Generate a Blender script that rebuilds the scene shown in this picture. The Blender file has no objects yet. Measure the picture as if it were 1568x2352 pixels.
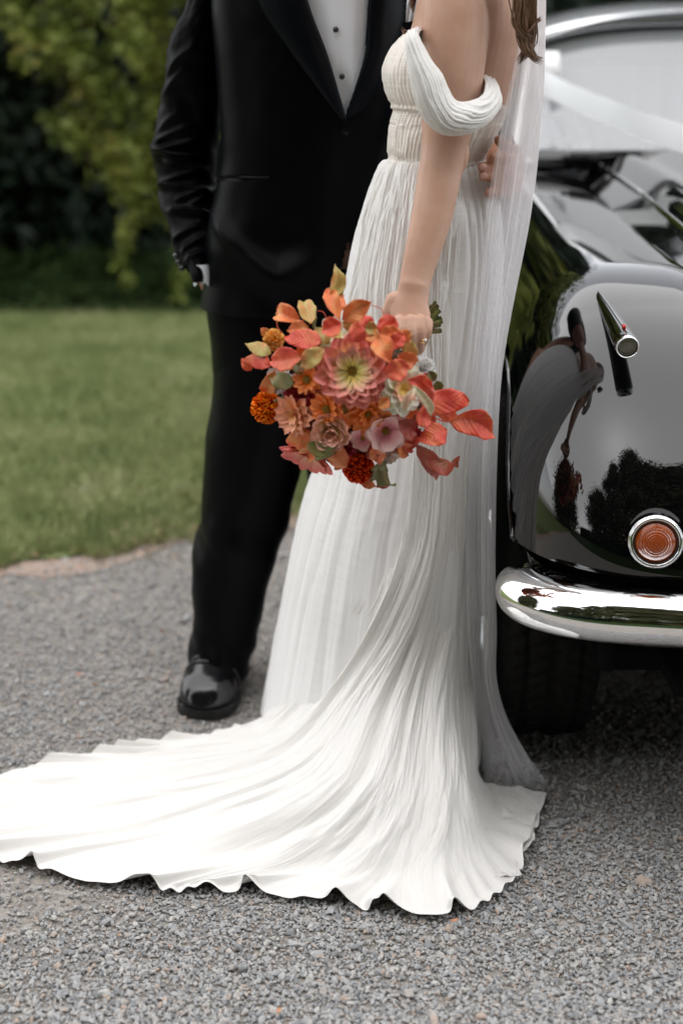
import bpy, math, random
import numpy as np
from mathutils import Vector, Matrix
random.seed(7); rng = np.random.default_rng(7)
PI = math.pi
sc = bpy.context.scene
COL = sc.collection

# ------------------------------------------------------------------ camera
H = 1.30; TH = math.radians(18.4); F = 3267.0      # eye height, downward tilt, focal length in 1568x2352 units
cam_d = bpy.data.cameras.new('camera'); cam = bpy.data.objects.new('camera', cam_d); COL.objects.link(cam)
cam_d.sensor_fit = 'VERTICAL'; cam_d.sensor_height = 36.0; cam_d.lens = 36.0*F/2352.0
cam.location = (0, 0, H); cam.rotation_euler = (PI/2-TH, 0, 0)
cam_d.clip_start = 0.05; cam_d.clip_end = 600
cam_d.dof.use_dof = True; cam_d.dof.focus_distance = 2.27; cam_d.dof.aperture_fstop = 1.9
sc.camera = cam
# ------------------------------------------------------------------ light
world = bpy.data.worlds.new('World'); sc.world = world; world.use_nodes = True
wn = world.node_tree; wn.nodes.clear()
SUN_EL, SUN_AZ = math.radians(67), math.radians(202)
sky = wn.nodes.new('ShaderNodeTexSky'); sky.sky_type = 'NISHITA'; sky.sun_disc = False
sky.sun_elevation = SUN_EL; sky.sun_rotation = SUN_AZ; sky.dust_density = .6; sky.air_density = 1.0; sky.ozone_density = 1.0
hsv = wn.nodes.new('ShaderNodeHueSaturation'); hsv.inputs['Saturation'].default_value = 0.14
bg = wn.nodes.new('ShaderNodeBackground'); bg.inputs['Strength'].default_value = 0.15
wo = wn.nodes.new('ShaderNodeOutputWorld')
wn.links.new(sky.outputs[0], hsv.inputs['Color']); wn.links.new(hsv.outputs[0], bg.inputs[0]); wn.links.new(bg.outputs[0], wo.inputs[0])
sun_d = bpy.data.lights.new('sun', 'SUN'); sun_d.energy = 1.5; sun_d.angle = math.radians(150); sun_d.color = (1, .965, .92)
sun = bpy.data.objects.new('sun', sun_d); COL.objects.link(sun)
_sd = Vector((math.sin(SUN_AZ)*math.cos(SUN_EL), math.cos(SUN_AZ)*math.cos(SUN_EL), math.sin(SUN_EL)))
sun.rotation_euler = _sd.to_track_quat('Z', 'Y').to_euler()
sc.cycles.transparent_max_bounces = 40; sc.cycles.max_bounces = 12
sc.view_settings.view_transform = 'Standard'; sc.view_settings.look = 'None'
sc.view_settings.exposure = 1.27; sc.view_settings.gamma = 1.0; sc.view_settings.use_curve_mapping = False

# ------------------------------------------------------------------ placing helpers
CT, ST = math.cos(TH), math.sin(TH)
def ray(x, y):
    u = (x-784)/F; v = (y-1176)/F
    return np.array([u, CT-v*ST, -ST-v*CT])
def P(x, y, Y):
    d = ray(x, y); return np.array([0, 0, H]) + d*(Y/d[1])
def PZ(x, y, z):
    d = ray(x, y); return np.array([0, 0, H]) + d*((z-H)/d[2])
def depth(Y, z): return Y*CT + (H-z)*ST
def PX(x, Y, z): return np.array([(x-784)/F*depth(Y, z), Y, z])
def zof(y, Y): return P(784, y, Y)[2]
def mm(px, p): return px*depth(p[1], p[2])/F         # size in metres of px units at point p

def cubic(P0, P1, P2, P3, t):
    return 0.5*((2*P1)+(-P0+P2)*t+(2*P0-5*P1+4*P2-P3)*t*t+(-P0+3*P1-3*P2+P3)*t**3)
def spline(pts, n, axis=0):
    """Catmull-Rom resample along axis to n samples"""
    a = np.moveaxis(np.asarray(pts, float), axis, 0); m = len(a)
    q = np.concatenate([[2*a[0]-a[1]], a, [2*a[-1]-a[-2]]])
    s = np.linspace(0, m-1, n); i = np.minimum(s.astype(int), m-2); t = (s-i).reshape((-1,)+(1,)*(a.ndim-1))
    return np.moveaxis(cubic(q[i], q[i+1], q[i+2], q[i+3], t), 0, axis)
def interp_rows(rows, n):
    return spline(np.array(rows, float), n)

def _hash(ix, iy, seed):
    h = (ix.astype(np.int64)*374761393 + iy.astype(np.int64)*668265263 + seed*982451653) & 0xffffffff
    h = ((h ^ (h >> 13))*1274126177) & 0xffffffff
    return ((h ^ (h >> 16)) & 0xffff)/65535.0
def vn(x, y, seed=0):
    x, y = np.broadcast_arrays(np.asarray(x, float), np.asarray(y, float))
    ix = np.floor(x); iy = np.floor(y); fx = x-ix; fy = y-iy
    fx = fx*fx*(3-2*fx); fy = fy*fy*(3-2*fy)
    a = _hash(ix, iy, seed); b = _hash(ix+1, iy, seed); c = _hash(ix, iy+1, seed); d = _hash(ix+1, iy+1, seed)
    return (a*(1-fx)+b*fx)*(1-fy)+(c*(1-fx)+d*fx)*fy*1.0
def fb(x, y, seed=0, o=3):
    r = 0; a = .5
    for k in range(o): r = r + a*(vn(x*2**k, y*2**k, seed+k*17)-.5); a *= .5
    return r*2

# ------------------------------------------------------------------ mesh helpers
def link(me, name, mat=None, parent=None, smooth=True):
    o = bpy.data.objects.new(name, me); COL.objects.link(o)
    if mat is not None and len(me.materials) == 0: me.materials.append(mat)
    if parent is not None: o.parent = parent
    return o
def raw_mesh(name, V, Fs, smooth=True):
    V = np.asarray(V, float); Fs = np.asarray(Fs, int)
    me = bpy.data.meshes.new(name); k = Fs.shape[1]; nf = len(Fs)
    me.vertices.add(len(V)); me.vertices.foreach_set('co', V.ravel().astype(np.float32))
    me.loops.add(nf*k); me.loops.foreach_set('vertex_index', Fs.ravel().astype(np.int32))
    me.polygons.add(nf); me.polygons.foreach_set('loop_start', (np.arange(nf)*k).astype(np.int32))
    try: me.polygons.foreach_set('loop_total', np.full(nf, k, np.int32))
    except Exception: pass
    me.polygons.foreach_set('use_smooth', np.full(nf, smooth))
    me.update(calc_edges=True)
    return me
def grid_faces(nu, nv, wu=False, wv=False):
    iu = np.arange(nu if wu else nu-1); iv = np.arange(nv if wv else nv-1)
    A, B = np.meshgrid(iu, iv, indexing='ij'); A2 = (A+1) % nu; B2 = (B+1) % nv
    return np.stack([A*nv+B, A2*nv+B, A2*nv+B2, A*nv+B2], -1).reshape(-1, 4)
def grid_mesh(name, G, wu=False, wv=False, uv=True, mask=None, flip=False):
    nu, nv = G.shape[:2]; Fs = grid_faces(nu, nv, wu, wv)
    if flip: Fs = Fs[:, ::-1]
    if mask is not None:
        Fs = Fs[mask.ravel()[Fs].all(1)]
    me = raw_mesh(name, G.reshape(-1, 3), Fs)
    if uv:
        l = me.uv_layers.new(name='UVMap'); vi = Fs.ravel()
        U = np.stack([(vi//nv)/max(nu-1, 1), (vi % nv)/max(nv-1, 1)], -1)
        l.data.foreach_set('uv', U.ravel().astype(np.float32))
    return me
def normals(G):
    du = np.gradient(G, axis=0); dv = np.gradient(G, axis=1)
    n = np.cross(du, dv); return n/np.maximum(np.linalg.norm(n, axis=2, keepdims=True), 1e-9)

class MB:
    """collects quads / tris into one mesh"""
    def __init__(s): s.v = []; s.f = []
    def add(s, V, Fs):
        b = len(s.v); s.v.extend([tuple(map(float, p)) for p in V]); s.f.extend([tuple(int(i)+b for i in f) for f in Fs]); return s
    def grid(s, G, wu=False, wv=False): return s.add(G.reshape(-1, 3), grid_faces(G.shape[0], G.shape[1], wu, wv))
    def box(s, c, d, R=None):
        c = Vector(c); pts = []
        for x in (-1, 1):
            for y in (-1, 1):
                for z in (-1, 1):
                    v = Vector((x*d[0]/2, y*d[1]/2, z*d[2]/2)); v = (R @ v) if R else v; pts.append(c+v)
        return s.add(pts, [(0,1,3,2),(4,6,7,5),(0,4,5,1),(2,3,7,6),(0,2,6,4),(1,5,7,3)])
    def tube(s, pts, r, n=12, caps=True, side=None, flat=1.0):
        G = tube_grid(pts, r, n, side, flat); m = G.shape[0]
        b = len(s.v); s.grid(G, False, True)
        if caps:
            s.f.append(tuple(b+i for i in range(n))[::-1]); s.f.append(tuple(b+(m-1)*n+i for i in range(n)))
        return s
    def ball(s, c, r, n=16, m=10, R=None):
        c = np.array(c, float); r = np.array(r if hasattr(r, '__len__') else (r, r, r), float)
        th = np.linspace(0, PI, m+1)[:, None]; ph = np.linspace(0, 2*PI, n, endpoint=False)[None]
        G = np.stack([np.sin(th)*np.cos(ph), np.sin(th)*np.sin(ph), np.cos(th)+0*ph], -1)*r
        if R is not None: G = G @ np.array(R).T
        return s.grid(G+c, False, True)
    def mesh(s, name, smooth=True):
        me = bpy.data.meshes.new(name); me.from_pydata(s.v, [], s.f); me.update()
        me.polygons.foreach_set('use_smooth', [smooth]*len(me.polygons)); return me
    def build(s, name, mat, parent=None, smooth=True): return link(s.mesh(name, smooth), name, mat, parent)
def tube_grid(pts, r, n=12, side=None, flat=1.0):
    """ring loft; radius r per point; side = preferred width axis; flat = thickness/width"""
    p = np.asarray(pts, float); m = len(p); r = np.broadcast_to(np.asarray(r, float), (m,)); flat = np.broadcast_to(np.asarray(flat, float), (m,))
    t = np.gradient(p, axis=0); t /= np.linalg.norm(t, axis=1, keepdims=True)
    G = np.zeros((m, n, 3)); a = np.linspace(0, 2*PI, n, endpoint=False)
    s = np.array(side, float) if side is not None else (np.array([1, 0, 0.]) if abs(t[0][0]) < .8 else np.array([0, 1., 0]))
    for i in range(m):
        s = s - t[i]*np.dot(s, t[i]); s = s/np.linalg.norm(s); b = np.cross(t[i], s)
        G[i] = p[i]+r[i]*(np.cos(a)[:, None]*s+flat[i]*np.sin(a)[:, None]*b)
        if side is not None: s = np.array(side, float)
    return G
def rounded(pts, r):
    """adds tapering end rings so a tube closes round"""
    p = list(map(np.array, pts)); r = list(r)
    def end(a, b, ra):
        d = (a-b)/np.linalg.norm(a-b); return [(a+d*ra*math.sin(q), ra*math.cos(q)) for q in (.5, 1.0, 1.4)]
    e1 = end(p[-1], p[-2], r[-1]); e0 = end(p[0], p[1], r[0])[::-1]
    return [q[0] for q in e0]+p+[q[0] for q in e1], [q[1] for q in e0]+r+[q[1] for q in e1]

def empty(name, loc=(0, 0, 0)):
    o = bpy.data.objects.new(name, None); COL.objects.link(o); o.location = loc; o.empty_display_size = .05; return o
def tag(o, label=None, cat=None, group=None, kind=None):
    if label: o['label'] = label
    if cat: o['category'] = cat
    if group: o['group'] = group
    if kind: o['kind'] = kind
    return o
def thing(name, loc, label, cat, group=None): return tag(empty(name, loc), label, cat, group)
def part(me_or_mb, name, mat, root):
    """mesh given in world coordinates, parented to a root that may sit elsewhere"""
    me = me_or_mb.mesh(name) if isinstance(me_or_mb, MB) else me_or_mb
    off = Vector((0, 0, 0)); r = root
    while r is not None: off += r.location; r = r.parent
    me.transform(Matrix.Translation(-off)); return link(me, name, mat, root)

# ------------------------------------------------------------------ materials
def mat(name, col=(.5, .5, .5), rough=.5, metal=0, spec=.5, **kw):
    m = bpy.data.materials.new(name); m.use_nodes = True; b = m.node_tree.nodes['Principled BSDF']
    b.inputs['Base Color'].default_value = (*col, 1); b.inputs['Roughness'].default_value = rough
    b.inputs['Metallic'].default_value = metal; b.inputs['Specular IOR Level'].default_value = spec
    for k, v in kw.items(): b.inputs[k.replace('_', ' ')].default_value = v
    return m
def N(m, t, **kw):
    n = m.node_tree.nodes.new(t)
    for k, v in kw.items():
        if k in n.inputs: n.inputs[k].default_value = v
        else: setattr(n, k, v)
    return n
def L(m, a, b): m.node_tree.links.new(a, b)
def B(m): return m.node_tree.nodes['Principled BSDF']
def noise_col(m, cols, scale=5, detail=3, coord='Object', stretch=(1, 1, 1), pos=None, rough=.55):
    tc = N(m, 'ShaderNodeTexCoord'); mp = N(m, 'ShaderNodeMapping'); mp.inputs['Scale'].default_value = stretch
    nz = N(m, 'ShaderNodeTexNoise'); nz.inputs['Scale'].default_value = scale; nz.inputs['Detail'].default_value = detail; nz.inputs['Roughness'].default_value = rough
    cr = N(m, 'ShaderNodeValToRGB'); L(m, tc.outputs[coord], mp.inputs[0]); L(m, mp.outputs[0], nz.inputs['Vector']); L(m, nz.outputs[0], cr.inputs[0])
    e = cr.color_ramp.elements; k = len(cols); pos = pos or list(np.linspace(.32, .68, k))
    while len(e) < k: e.new(.5)
    for i in range(k): e[i].position = pos[i]; e[i].color = (*cols[i], 1)
    L(m, cr.outputs[0], B(m).inputs['Base Color']); return nz, cr
def bump(m, scale, strength, dist=.001, coord='Object', stretch=(1, 1, 1), detail=3, tex='noise'):
    tc = N(m, 'ShaderNodeTexCoord'); mp = N(m, 'ShaderNodeMapping'); mp.inputs['Scale'].default_value = stretch
    nz = N(m, 'ShaderNodeTexNoise'); nz.inputs['Scale'].default_value = scale; nz.inputs['Detail'].default_value = detail
    bp = N(m, 'ShaderNodeBump'); bp.inputs['Strength'].default_value = strength; bp.inputs['Distance'].default_value = dist
    L(m, tc.outputs[coord], mp.inputs[0]); L(m, mp.outputs[0], nz.inputs['Vector']); L(m, nz.outputs[0], bp.inputs['Height'])
    L(m, bp.outputs[0], B(m).inputs['Normal']); return bp

M = {}
M['dress'] = mat('ivory_silk', (.79, .77, .74), .42, spec=.35, Sheen_Weight=.25, Sheen_Roughness=.4)
bump(M['dress'], 1.0, .5, .0022, 'UV', (260, 9, 1), 4)
M['dress'].node_tree.nodes['Principled BSDF'].inputs['Subsurface Weight'].default_value = 0.0
M['bodice'] = mat('ivory_silk_ruched', (.78, .725, .665), .40, spec=.35, Sheen_Weight=.25)
bump(M['bodice'], 1.0, .5, .002, 'UV', (70, 5, 1), 4)
M['under'] = mat('ivory_lining', (.80, .79, .78), .6, spec=.3, Sheen_Weight=.2); bump(M['under'], 1.0, .4, .002, 'UV', (150, 8, 1), 4)
M['suit'] = mat('black_wool', (.0013, .0015, .0022), .42, spec=.065, Sheen_Weight=.006, Sheen_Roughness=.35, Sheen_Tint=(.5, .7, 1, 1))
bump(M['suit'], 900, .25, .0004)
M['satin'] = mat('black_satin', (.002, .003, .005), .40, spec=.11)
M['shirt'] = mat('white_cotton', (.84, .88, .94), .7, spec=.3); bump(M['shirt'], 14, .25, .004, detail=4)
M['leather'] = mat('black_leather', (.006, .006, .007), .16, spec=.7); bump(M['leather'], 60, .25, .001)
M['sole'] = mat('shoe_sole', (.005, .005, .005), .6)
M['onyx'] = mat('black_stud', (.004, .004, .005), .12, spec=.8)
M['skin'] = mat('fair_skin', (.62, .40, .29), .46, spec=.4, Subsurface_Weight=.12, Subsurface_Radius=(.6, .25, .12), Subsurface_Scale=.02)
noise_col(M['skin'], [(.47, .265, .18), (.53, .315, .225), (.56, .35, .26)], 14, 4); bump(M['skin'], 260, .12, .0008)
M['skin2'] = mat('tanned_skin', (.42, .20, .13), .45, spec=.4, Subsurface_Weight=.1, Subsurface_Radius=(.6, .25, .12), Subsurface_Scale=.02)
noise_col(M['skin2'], [(.36, .16, .10), (.46, .23, .15)], 40, 3)
M['nail'] = mat('nail', (.62, .36, .30), .25)
M['hair'] = mat('brown_hair', (.16, .085, .045), .38, spec=.5)
M['darkhair'] = mat('dark_hair', (.03, .018, .01), .4)
M['gold'] = mat('gold', (.85, .58, .22), .18, 1)
M['gem'] = mat('diamond', (.95, .95, 1), .03, spec=1)
M['paint'] = mat('black_car_paint', (.0015, .0017, .002), .03, spec=.32, Coat_Weight=1, Coat_Roughness=.008, Coat_IOR=1.46)
M['roof_sky_tone'] = mat('roof_sky_sheen', (.72, .74, .77), .12, spec=.8, Coat_Weight=1, Coat_Roughness=.02)  # pale roof colour stands in for bright sky mirrored in the paint
M['chrome'] = mat('chrome', (.86, .87, .88), .035, 1)
M['rubber'] = mat('tyre_rubber', (.006, .0055, .005), .75, spec=.15); bump(M['rubber'], 120, .3, .001)
M['seal'] = mat('rubber_seal', (.01, .01, .01), .5)
M['darkmetal'] = mat('dark_underbody', (.004, .004, .004), .8, spec=.1)
M['ribbon'] = mat('white_ribbon', (.80, .82, .85), .38, spec=.5); bump(M['ribbon'], 6, .2, .004)
M['amber'] = mat('amber_lens', (.42, .075, .01), .16, spec=.6, Transmission_Weight=.25)
M['clear_lens'] = mat('clear_lens', (.16, .155, .12), .22, spec=.6)
M['redlens'] = mat('red_lens', (.65, .02, .01), .12, spec=.7)
M['seat'] = mat('grey_leather', (.42, .43, .46), .5); M['panel'] = mat('headlining', (.55, .56, .58), .8)
M['darktrim'] = mat('dark_trim', (.05, .055, .065), .5); M['paper'] = mat('paper', (.8, .8, .8), .6)
# glass: thin sheet, reflects by angle with white diffuse mixed in as sky glare
g = bpy.data.materials.new('windscreen_glass'); g.use_nodes = True; g.node_tree.nodes.clear()
go = N(g, 'ShaderNodeOutputMaterial'); tr = N(g, 'ShaderNodeBsdfTransparent'); gl = N(g, 'ShaderNodeBsdfGlossy'); gl.inputs['Roughness'].default_value = .02
df = N(g, 'ShaderNodeBsdfDiffuse'); df.inputs['Color'].default_value = (.75, .78, .82, 1)
fr = N(g, 'ShaderNodeFresnel'); fr.inputs['IOR'].default_value = 2.1; mx = N(g, 'ShaderNodeMixShader'); mx2 = N(g, 'ShaderNodeMixShader'); mx2.inputs[0].default_value = .30
L(g, fr.outputs[0], mx.inputs[0]); L(g, tr.outputs[0], mx2.inputs[1]); L(g, df.outputs[0], mx2.inputs[2]); L(g, mx2.outputs[0], mx.inputs[1]); L(g, gl.outputs[0], mx.inputs[2]); L(g, mx.outputs[0], go.inputs[0])
M['glass'] = g
# veil: fine net, denser where seen edge-on
v = bpy.data.materials.new('tulle'); v.use_nodes = True; v.node_tree.nodes.clear()
vo = N(v, 'ShaderNodeOutputMaterial'); tr = N(v, 'ShaderNodeBsdfTransparent'); df = N(v, 'ShaderNodeBsdfDiffuse'); df.inputs['Color'].default_value = (.97, .96, .98, 1)
tl = N(v, 'ShaderNodeBsdfTranslucent'); tl.inputs['Color'].default_value = (.97, .96, .98, 1); ms = N(v, 'ShaderNodeMixShader'); ms.inputs[0].default_value = .5
lw = N(v, 'ShaderNodeLayerWeight'); lw.inputs['Blend'].default_value = .5
mr = N(v, 'ShaderNodeMapRange'); mr.inputs['From Min'].default_value = 0; mr.inputs['From Max'].default_value = 1; mr.inputs['To Min'].default_value = .18; mr.inputs['To Max'].default_value = .52
mx = N(v, 'ShaderNodeMixShader'); L(v, lw.outputs['Facing'], mr.inputs[0]); gz = N(v, 'ShaderNodeTexCoord'); gs = N(v, 'ShaderNodeSeparateXYZ'); L(v, gz.outputs['Generated'], gs.inputs[0])   # the net is gathered tighter toward the top
gp = N(v, 'ShaderNodeMath', operation='POWER'); gp.inputs[1].default_value = 2.0; L(v, gs.outputs['Z'], gp.inputs[0]); ga = N(v, 'ShaderNodeMath', operation='MULTIPLY_ADD'); ga.inputs[1].default_value = .30; L(v, gp.outputs[0], ga.inputs[0]); L(v, mr.outputs[0], ga.inputs[2])
L(v, ga.outputs[0], mx.inputs[0]); L(v, df.outputs[0], ms.inputs[1]); L(v, tl.outputs[0], ms.inputs[2])
L(v, tr.outputs[0], mx.inputs[1]); L(v, ms.outputs[0], mx.inputs[2]); L(v, mx.outputs[0], vo.inputs[0])
M['veil'] = v

# ================================================================== SETTING
GY = .0
def edge_Y(X): return 3.43+(X+.9)*.60                # where gravel gives way to grass
def sheet(name, G, m, **k): return tag(link(grid_mesh(name, G, **k), name, m), kind='structure')
# gravel drive
M['gravel'] = mat('gravel_bed', rough=.95, spec=.15)
noise_col(M['gravel'], [(.22, .195, .175), (.35, .32, .29), (.46, .43, .40)], 60, 8, rough=.7); bump(M['gravel'], 130, 1, .01, detail=6)
xs = np.linspace(-60, 60, 61); ys = np.linspace(-60, 60, 61)
G = np.stack(np.broadcast_arrays(xs[:, None], ys[None], 0*xs[:, None]-.006), -1)
sheet('gravel_drive', G, M['gravel'])
# lawn sheet with uneven edge
M['lawn'] = mat('lawn_soil_and_moss', rough=1, spec=.1)
noise_col(M['lawn'], [(.08, .11, .04), (.15, .19, .07), (.22, .25, .12)], 7, 8, rough=.7); bump(M['lawn'], 90, 1, .01)
xs = np.linspace(-12, 12, 240); vs = np.linspace(0, 1, 60)**1.6
ye = edge_Y(xs)+.09*fb(xs*2.2, 0*xs, 3)*2+.06*fb(xs*9, 0*xs, 5)
ye = np.minimum(ye, 5.5)
G = np.stack([np.repeat(xs[:, None], 60, 1), ye[:, None]+(30-ye[:, None])*vs[None], .004+0*xs[:, None]*vs], -1)
G[..., 2] += .02*fb(G[..., 0]*1.5, G[..., 1]*1.5, 9)*np.minimum(1, vs*8)
sheet('lawn', G, M['lawn'])
M['dirt'] = mat('dry_leaf_mould', rough=1, spec=.1)
noise_col(M['dirt'], [(.24, .18, .15), (.38, .29, .24), (.48, .37, .31)], 25, 8, rough=.7); bump(M['dirt'], 60, 1, .01)
w = np.linspace(0, 1, 8)
G = np.stack([np.repeat(xs[:, None], 8, 1), (ye-.16-.07*fb(xs*4, 0*xs, 11)*2)[:, None]*(1-w)+(ye+.06)[:, None]*w, 0*xs[:, None]*w-.002+0*w], -1)
sheet('dirt_verge', G, M['dirt'])

# gravel stones: instanced on points by geometry nodes
M['stone'] = mat('crushed_stone', rough=.85, spec=.25)
oi = N(M['stone'], 'ShaderNodeObjectInfo'); cr = N(M['stone'], 'ShaderNodeValToRGB'); L(M['stone'], oi.outputs['Random'], cr.inputs[0])
e = cr.color_ramp.elements; sp = [(0, (.30, .305, .315)), (.2, (.42, .425, .43)), (.42, (.49, .49, .49)), (.62, (.46, .43, .405)), (.78, (.56, .545, .52)), (.93, (.52, .42, .355)), (.985, (.58, .56, .53))]
while len(e) < len(sp): e.new(.5)
for i, (p_, c_) in enumerate(sp): e[i].position = p_; e[i].color = (*c_, 1)
cr.color_ramp.interpolation = 'CONSTANT'
nz = N(M['stone'], 'ShaderNodeTexNoise'); nz.inputs['Scale'].default_value = 3; mxr = N(M['stone'], 'ShaderNodeMix', data_type='RGBA', blend_type='MULTIPLY'); mxr.inputs[0].default_value = .35
tcs = N(M['stone'], 'ShaderNodeTexCoord'); L(M['stone'], tcs.outputs['Object'], nz.inputs['Vector'])
L(M['stone'], cr.outputs[0], mxr.inputs[6]); L(M['stone'], nz.outputs[0], mxr.inputs[7]); L(M['stone'], mxr.outputs[2], B(M['stone']).inputs['Base Color'])
def stone_tree():
    t = bpy.data.node_groups.new('gravel_scatter', 'GeometryNodeTree')
    t.interface.new_socket('Geometry', in_out='INPUT', socket_type='NodeSocketGeometry'); t.interface.new_socket('Geometry', in_out='OUTPUT', socket_type='NodeSocketGeometry')
    gi = t.nodes.new('NodeGroupInput'); gout = t.nodes.new('NodeGroupOutput'); lk = t.links.new
    jg = t.nodes.new('GeometryNodeGeometryToInstance')
    for k in range(7):
        ico = t.nodes.new('GeometryNodeMeshIcoSphere'); ico.inputs['Radius'].default_value = 1; ico.inputs['Subdivisions'].default_value = 2
        nz = t.nodes.new('ShaderNodeTexNoise'); nz.noise_dimensions = '4D'; nz.inputs['W'].default_value = k*7.3; nz.inputs['Scale'].default_value = .75; nz.inputs['Detail'].default_value = 1
        sub = t.nodes.new('ShaderNodeVectorMath'); sub.operation = 'SUBTRACT'; sub.inputs[1].default_value = (.5, .5, .5)
        sca = t.nodes.new('ShaderNodeVectorMath'); sca.operation = 'SCALE'; sca.inputs['Scale'].default_value = 1.7
        sp_ = t.nodes.new('GeometryNodeSetPosition'); tf = t.nodes.new('GeometryNodeTransform'); tf.inputs['Scale'].default_value = (1, .72, .5)
        lk(nz.outputs['Color'], sub.inputs[0]); lk(sub.outputs[0], sca.inputs[0]); lk(ico.outputs[0], sp_.inputs['Geometry']); lk(sca.outputs[0], sp_.inputs['Offset'])
        lk(sp_.outputs[0], tf.inputs['Geometry']); lk(tf.outputs[0], jg.inputs[0])
    ip = t.nodes.new('GeometryNodeInstanceOnPoints'); ip.inputs['Pick Instance'].default_value = True
    ra = t.nodes.new('GeometryNodeInputNamedAttribute'); ra.data_type = 'FLOAT_VECTOR'; ra.inputs[0].default_value = 'rot'
    sa = t.nodes.new('GeometryNodeInputNamedAttribute'); sa.data_type = 'FLOAT'; sa.inputs[0].default_value = 'size'
    sm = t.nodes.new('GeometryNodeSetMaterial'); sm.inputs['Material'].default_value = M['stone']
    lk(gi.outputs[0], ip.inputs['Points']); lk(jg.outputs[0], ip.inputs['Instance']); lk(ra.outputs[0], ip.inputs['Rotation']); lk(sa.outputs[0], ip.inputs['Scale'])
    lk(ip.outputs[0], sm.inputs[0]); lk(sm.outputs[0], gout.inputs[0]); return t
n = 230000
def gsample(n):                                       # more points where the camera is close
    Y = 1.55+(4.3-1.55)*rng.random(n)**1.35; X = (rng.random(n)*2-1)*(.30*Y+.45)+.12
    return X, Y
X, Y = gsample(n)
dens = .35+.65*(fb(X*1.1+3, Y*1.1, 21)*1.2+.62 > rng.random(n)*.8)
# bare dusty patch lower left
patch = np.exp(-(((X+.50)/.16)**2+((Y-2.0)/.18)**2))
keep = (Y < edge_Y(X)-.05+.1*rng.random(n)) & (rng.random(n) < dens*(1-.75*patch))
X, Y = X[keep], Y[keep]; k = len(X)
S = .0025*np.exp(.38*rng.standard_normal(k)); S = np.clip(S, .0015, .0105)
S[rng.random(k) < .010] *= 1.9
V = np.stack([X, Y, -.004+S*.35*rng.random(k)+.001], -1)
me = bpy.data.meshes.new('gravel_stones'); me.vertices.add(k); me.vertices.foreach_set('co', V.ravel().astype(np.float32))
a = me.attributes.new('rot', 'FLOAT_VECTOR', 'POINT'); R_ = np.stack([rng.normal(0, .45, k), rng.normal(0, .45, k), rng.random(k)*6.28], -1); a.data.foreach_set('vector', R_.ravel().astype(np.float32))
a = me.attributes.new('size', 'FLOAT', 'POINT'); a.data.foreach_set('value', S.astype(np.float32)); me.update()
go_ = link(me, 'gravel_stones', M['stone']); md = go_.modifiers.new('scatter', 'NODES'); md.node_group = stone_tree()
tag(go_, 'loose grey and tan gravel stones strewn over the drive', 'gravel', kind='stuff')

# grass blades
def blades(n, name, label, X, Y, hgt, wid, m, zb=.0, cat='grass'):
    k = len(X); a = rng.random(k)*6.28; h = hgt*(.5+rng.random(k)); w = wid*(.6+.8*rng.random(k))
    lean = rng.normal(0, .55, (k, 2))*h[:, None]
    b0 = np.stack([X-np.cos(a)*w, Y-np.sin(a)*w, np.full(k, zb)], -1); b1 = np.stack([X+np.cos(a)*w, Y+np.sin(a)*w, np.full(k, zb)], -1)
    tp = np.stack([X+lean[:, 0], Y+lean[:, 1], zb+h], -1)
    V = np.stack([b0, b1, tp], 1).reshape(-1, 3); Fs = np.arange(3*k).reshape(-1, 3)
    me = raw_mesh(name, V, Fs, False)
    return tag(link(me, name, m), label, cat, kind='stuff')
M['blade'] = mat('grass_blade', rough=.6, spec=.3); nzg, crg = noise_col(M['blade'], [(.11, .155, .05), (.24, .29, .11), (.36, .38, .18), (.46, .44, .30)], 2.4, 8, rough=.85, pos=[.36, .47, .58, .66])
n = 230000; Y = 3.3+(7.6-3.3)*rng.random(n)**1.5; X = (rng.random(n)*2-1)*(.28*Y+.3)
q = (Y > edge_Y(X)+.14*fb(X*5, Y*5, 4)*2-.02) & ((fb(X*3, Y*3, 8)*1.6+.50+(Y-edge_Y(X))*.8) > rng.random(n)) & (X < .9)
blades(n, 'lawn_grass', 'short mown green grass growing behind the gravel drive', X[q], Y[q], .034, .0022, M['blade'])
M['dryblade'] = mat('dry_grass', rough=.8); noise_col(M['dryblade'], [(.16, .12, .06), (.30, .25, .16), (.14, .16, .06)], 9, 5)
n = 26000; X = rng.uniform(-2.2, 1.0, n); Y = edge_Y(X)+rng.normal(.12, .16, n); q = rng.random(n) < .6; Y[q] = edge_Y(X[q])+rng.random(q.sum())**1.3*3.2; q = fb(X*2.5, Y*2.5, 66) > -.15; X, Y = X[q], Y[q]
blades(n, 'dry_grass', 'dry straw coloured grass thinning out along the lawn edge', X, Y, .02, .002, M['dryblade'])
# fallen leaves: small flat faces along the verge and lawn
def leaf_cards(name, C_, size, m, label, cat, flat=False, kind='stuff', parent=None, thin=.45):
    k = len(C_); d = rng.normal(size=(k, 3)); d[:, 2] *= (.25 if flat else 1); d /= np.linalg.norm(d, axis=1, keepdims=True)
    e2 = rng.normal(size=(k, 3)); e2[:, 2] *= (.25 if flat else 1)
    e2 -= d*(e2*d).sum(1, keepdims=True); e2 /= np.linalg.norm(e2, axis=1, keepdims=True); nn = np.cross(d, e2)
    s = (size*(.6+.8*rng.random(k)))[:, None] if np.isscalar(size) else size[:, None]
    V = np.stack([C_-d*s, C_+e2*s*thin+nn*s*.12, C_+d*s, C_-e2*s*thin+nn*s*.12], 1).reshape(-1, 3)
    me = raw_mesh(name, V, np.arange(4*k).reshape(-1, 4), False)
    o = link(me, name, m, parent)
    if kind: tag(o, label, cat, kind=kind)
    return o
M['litter'] = mat('dead_leaf', rough=.8); noise_col(M['litter'], [(.26, .14, .08), (.42, .25, .16), (.36, .30, .20)], 6, 2)
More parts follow.
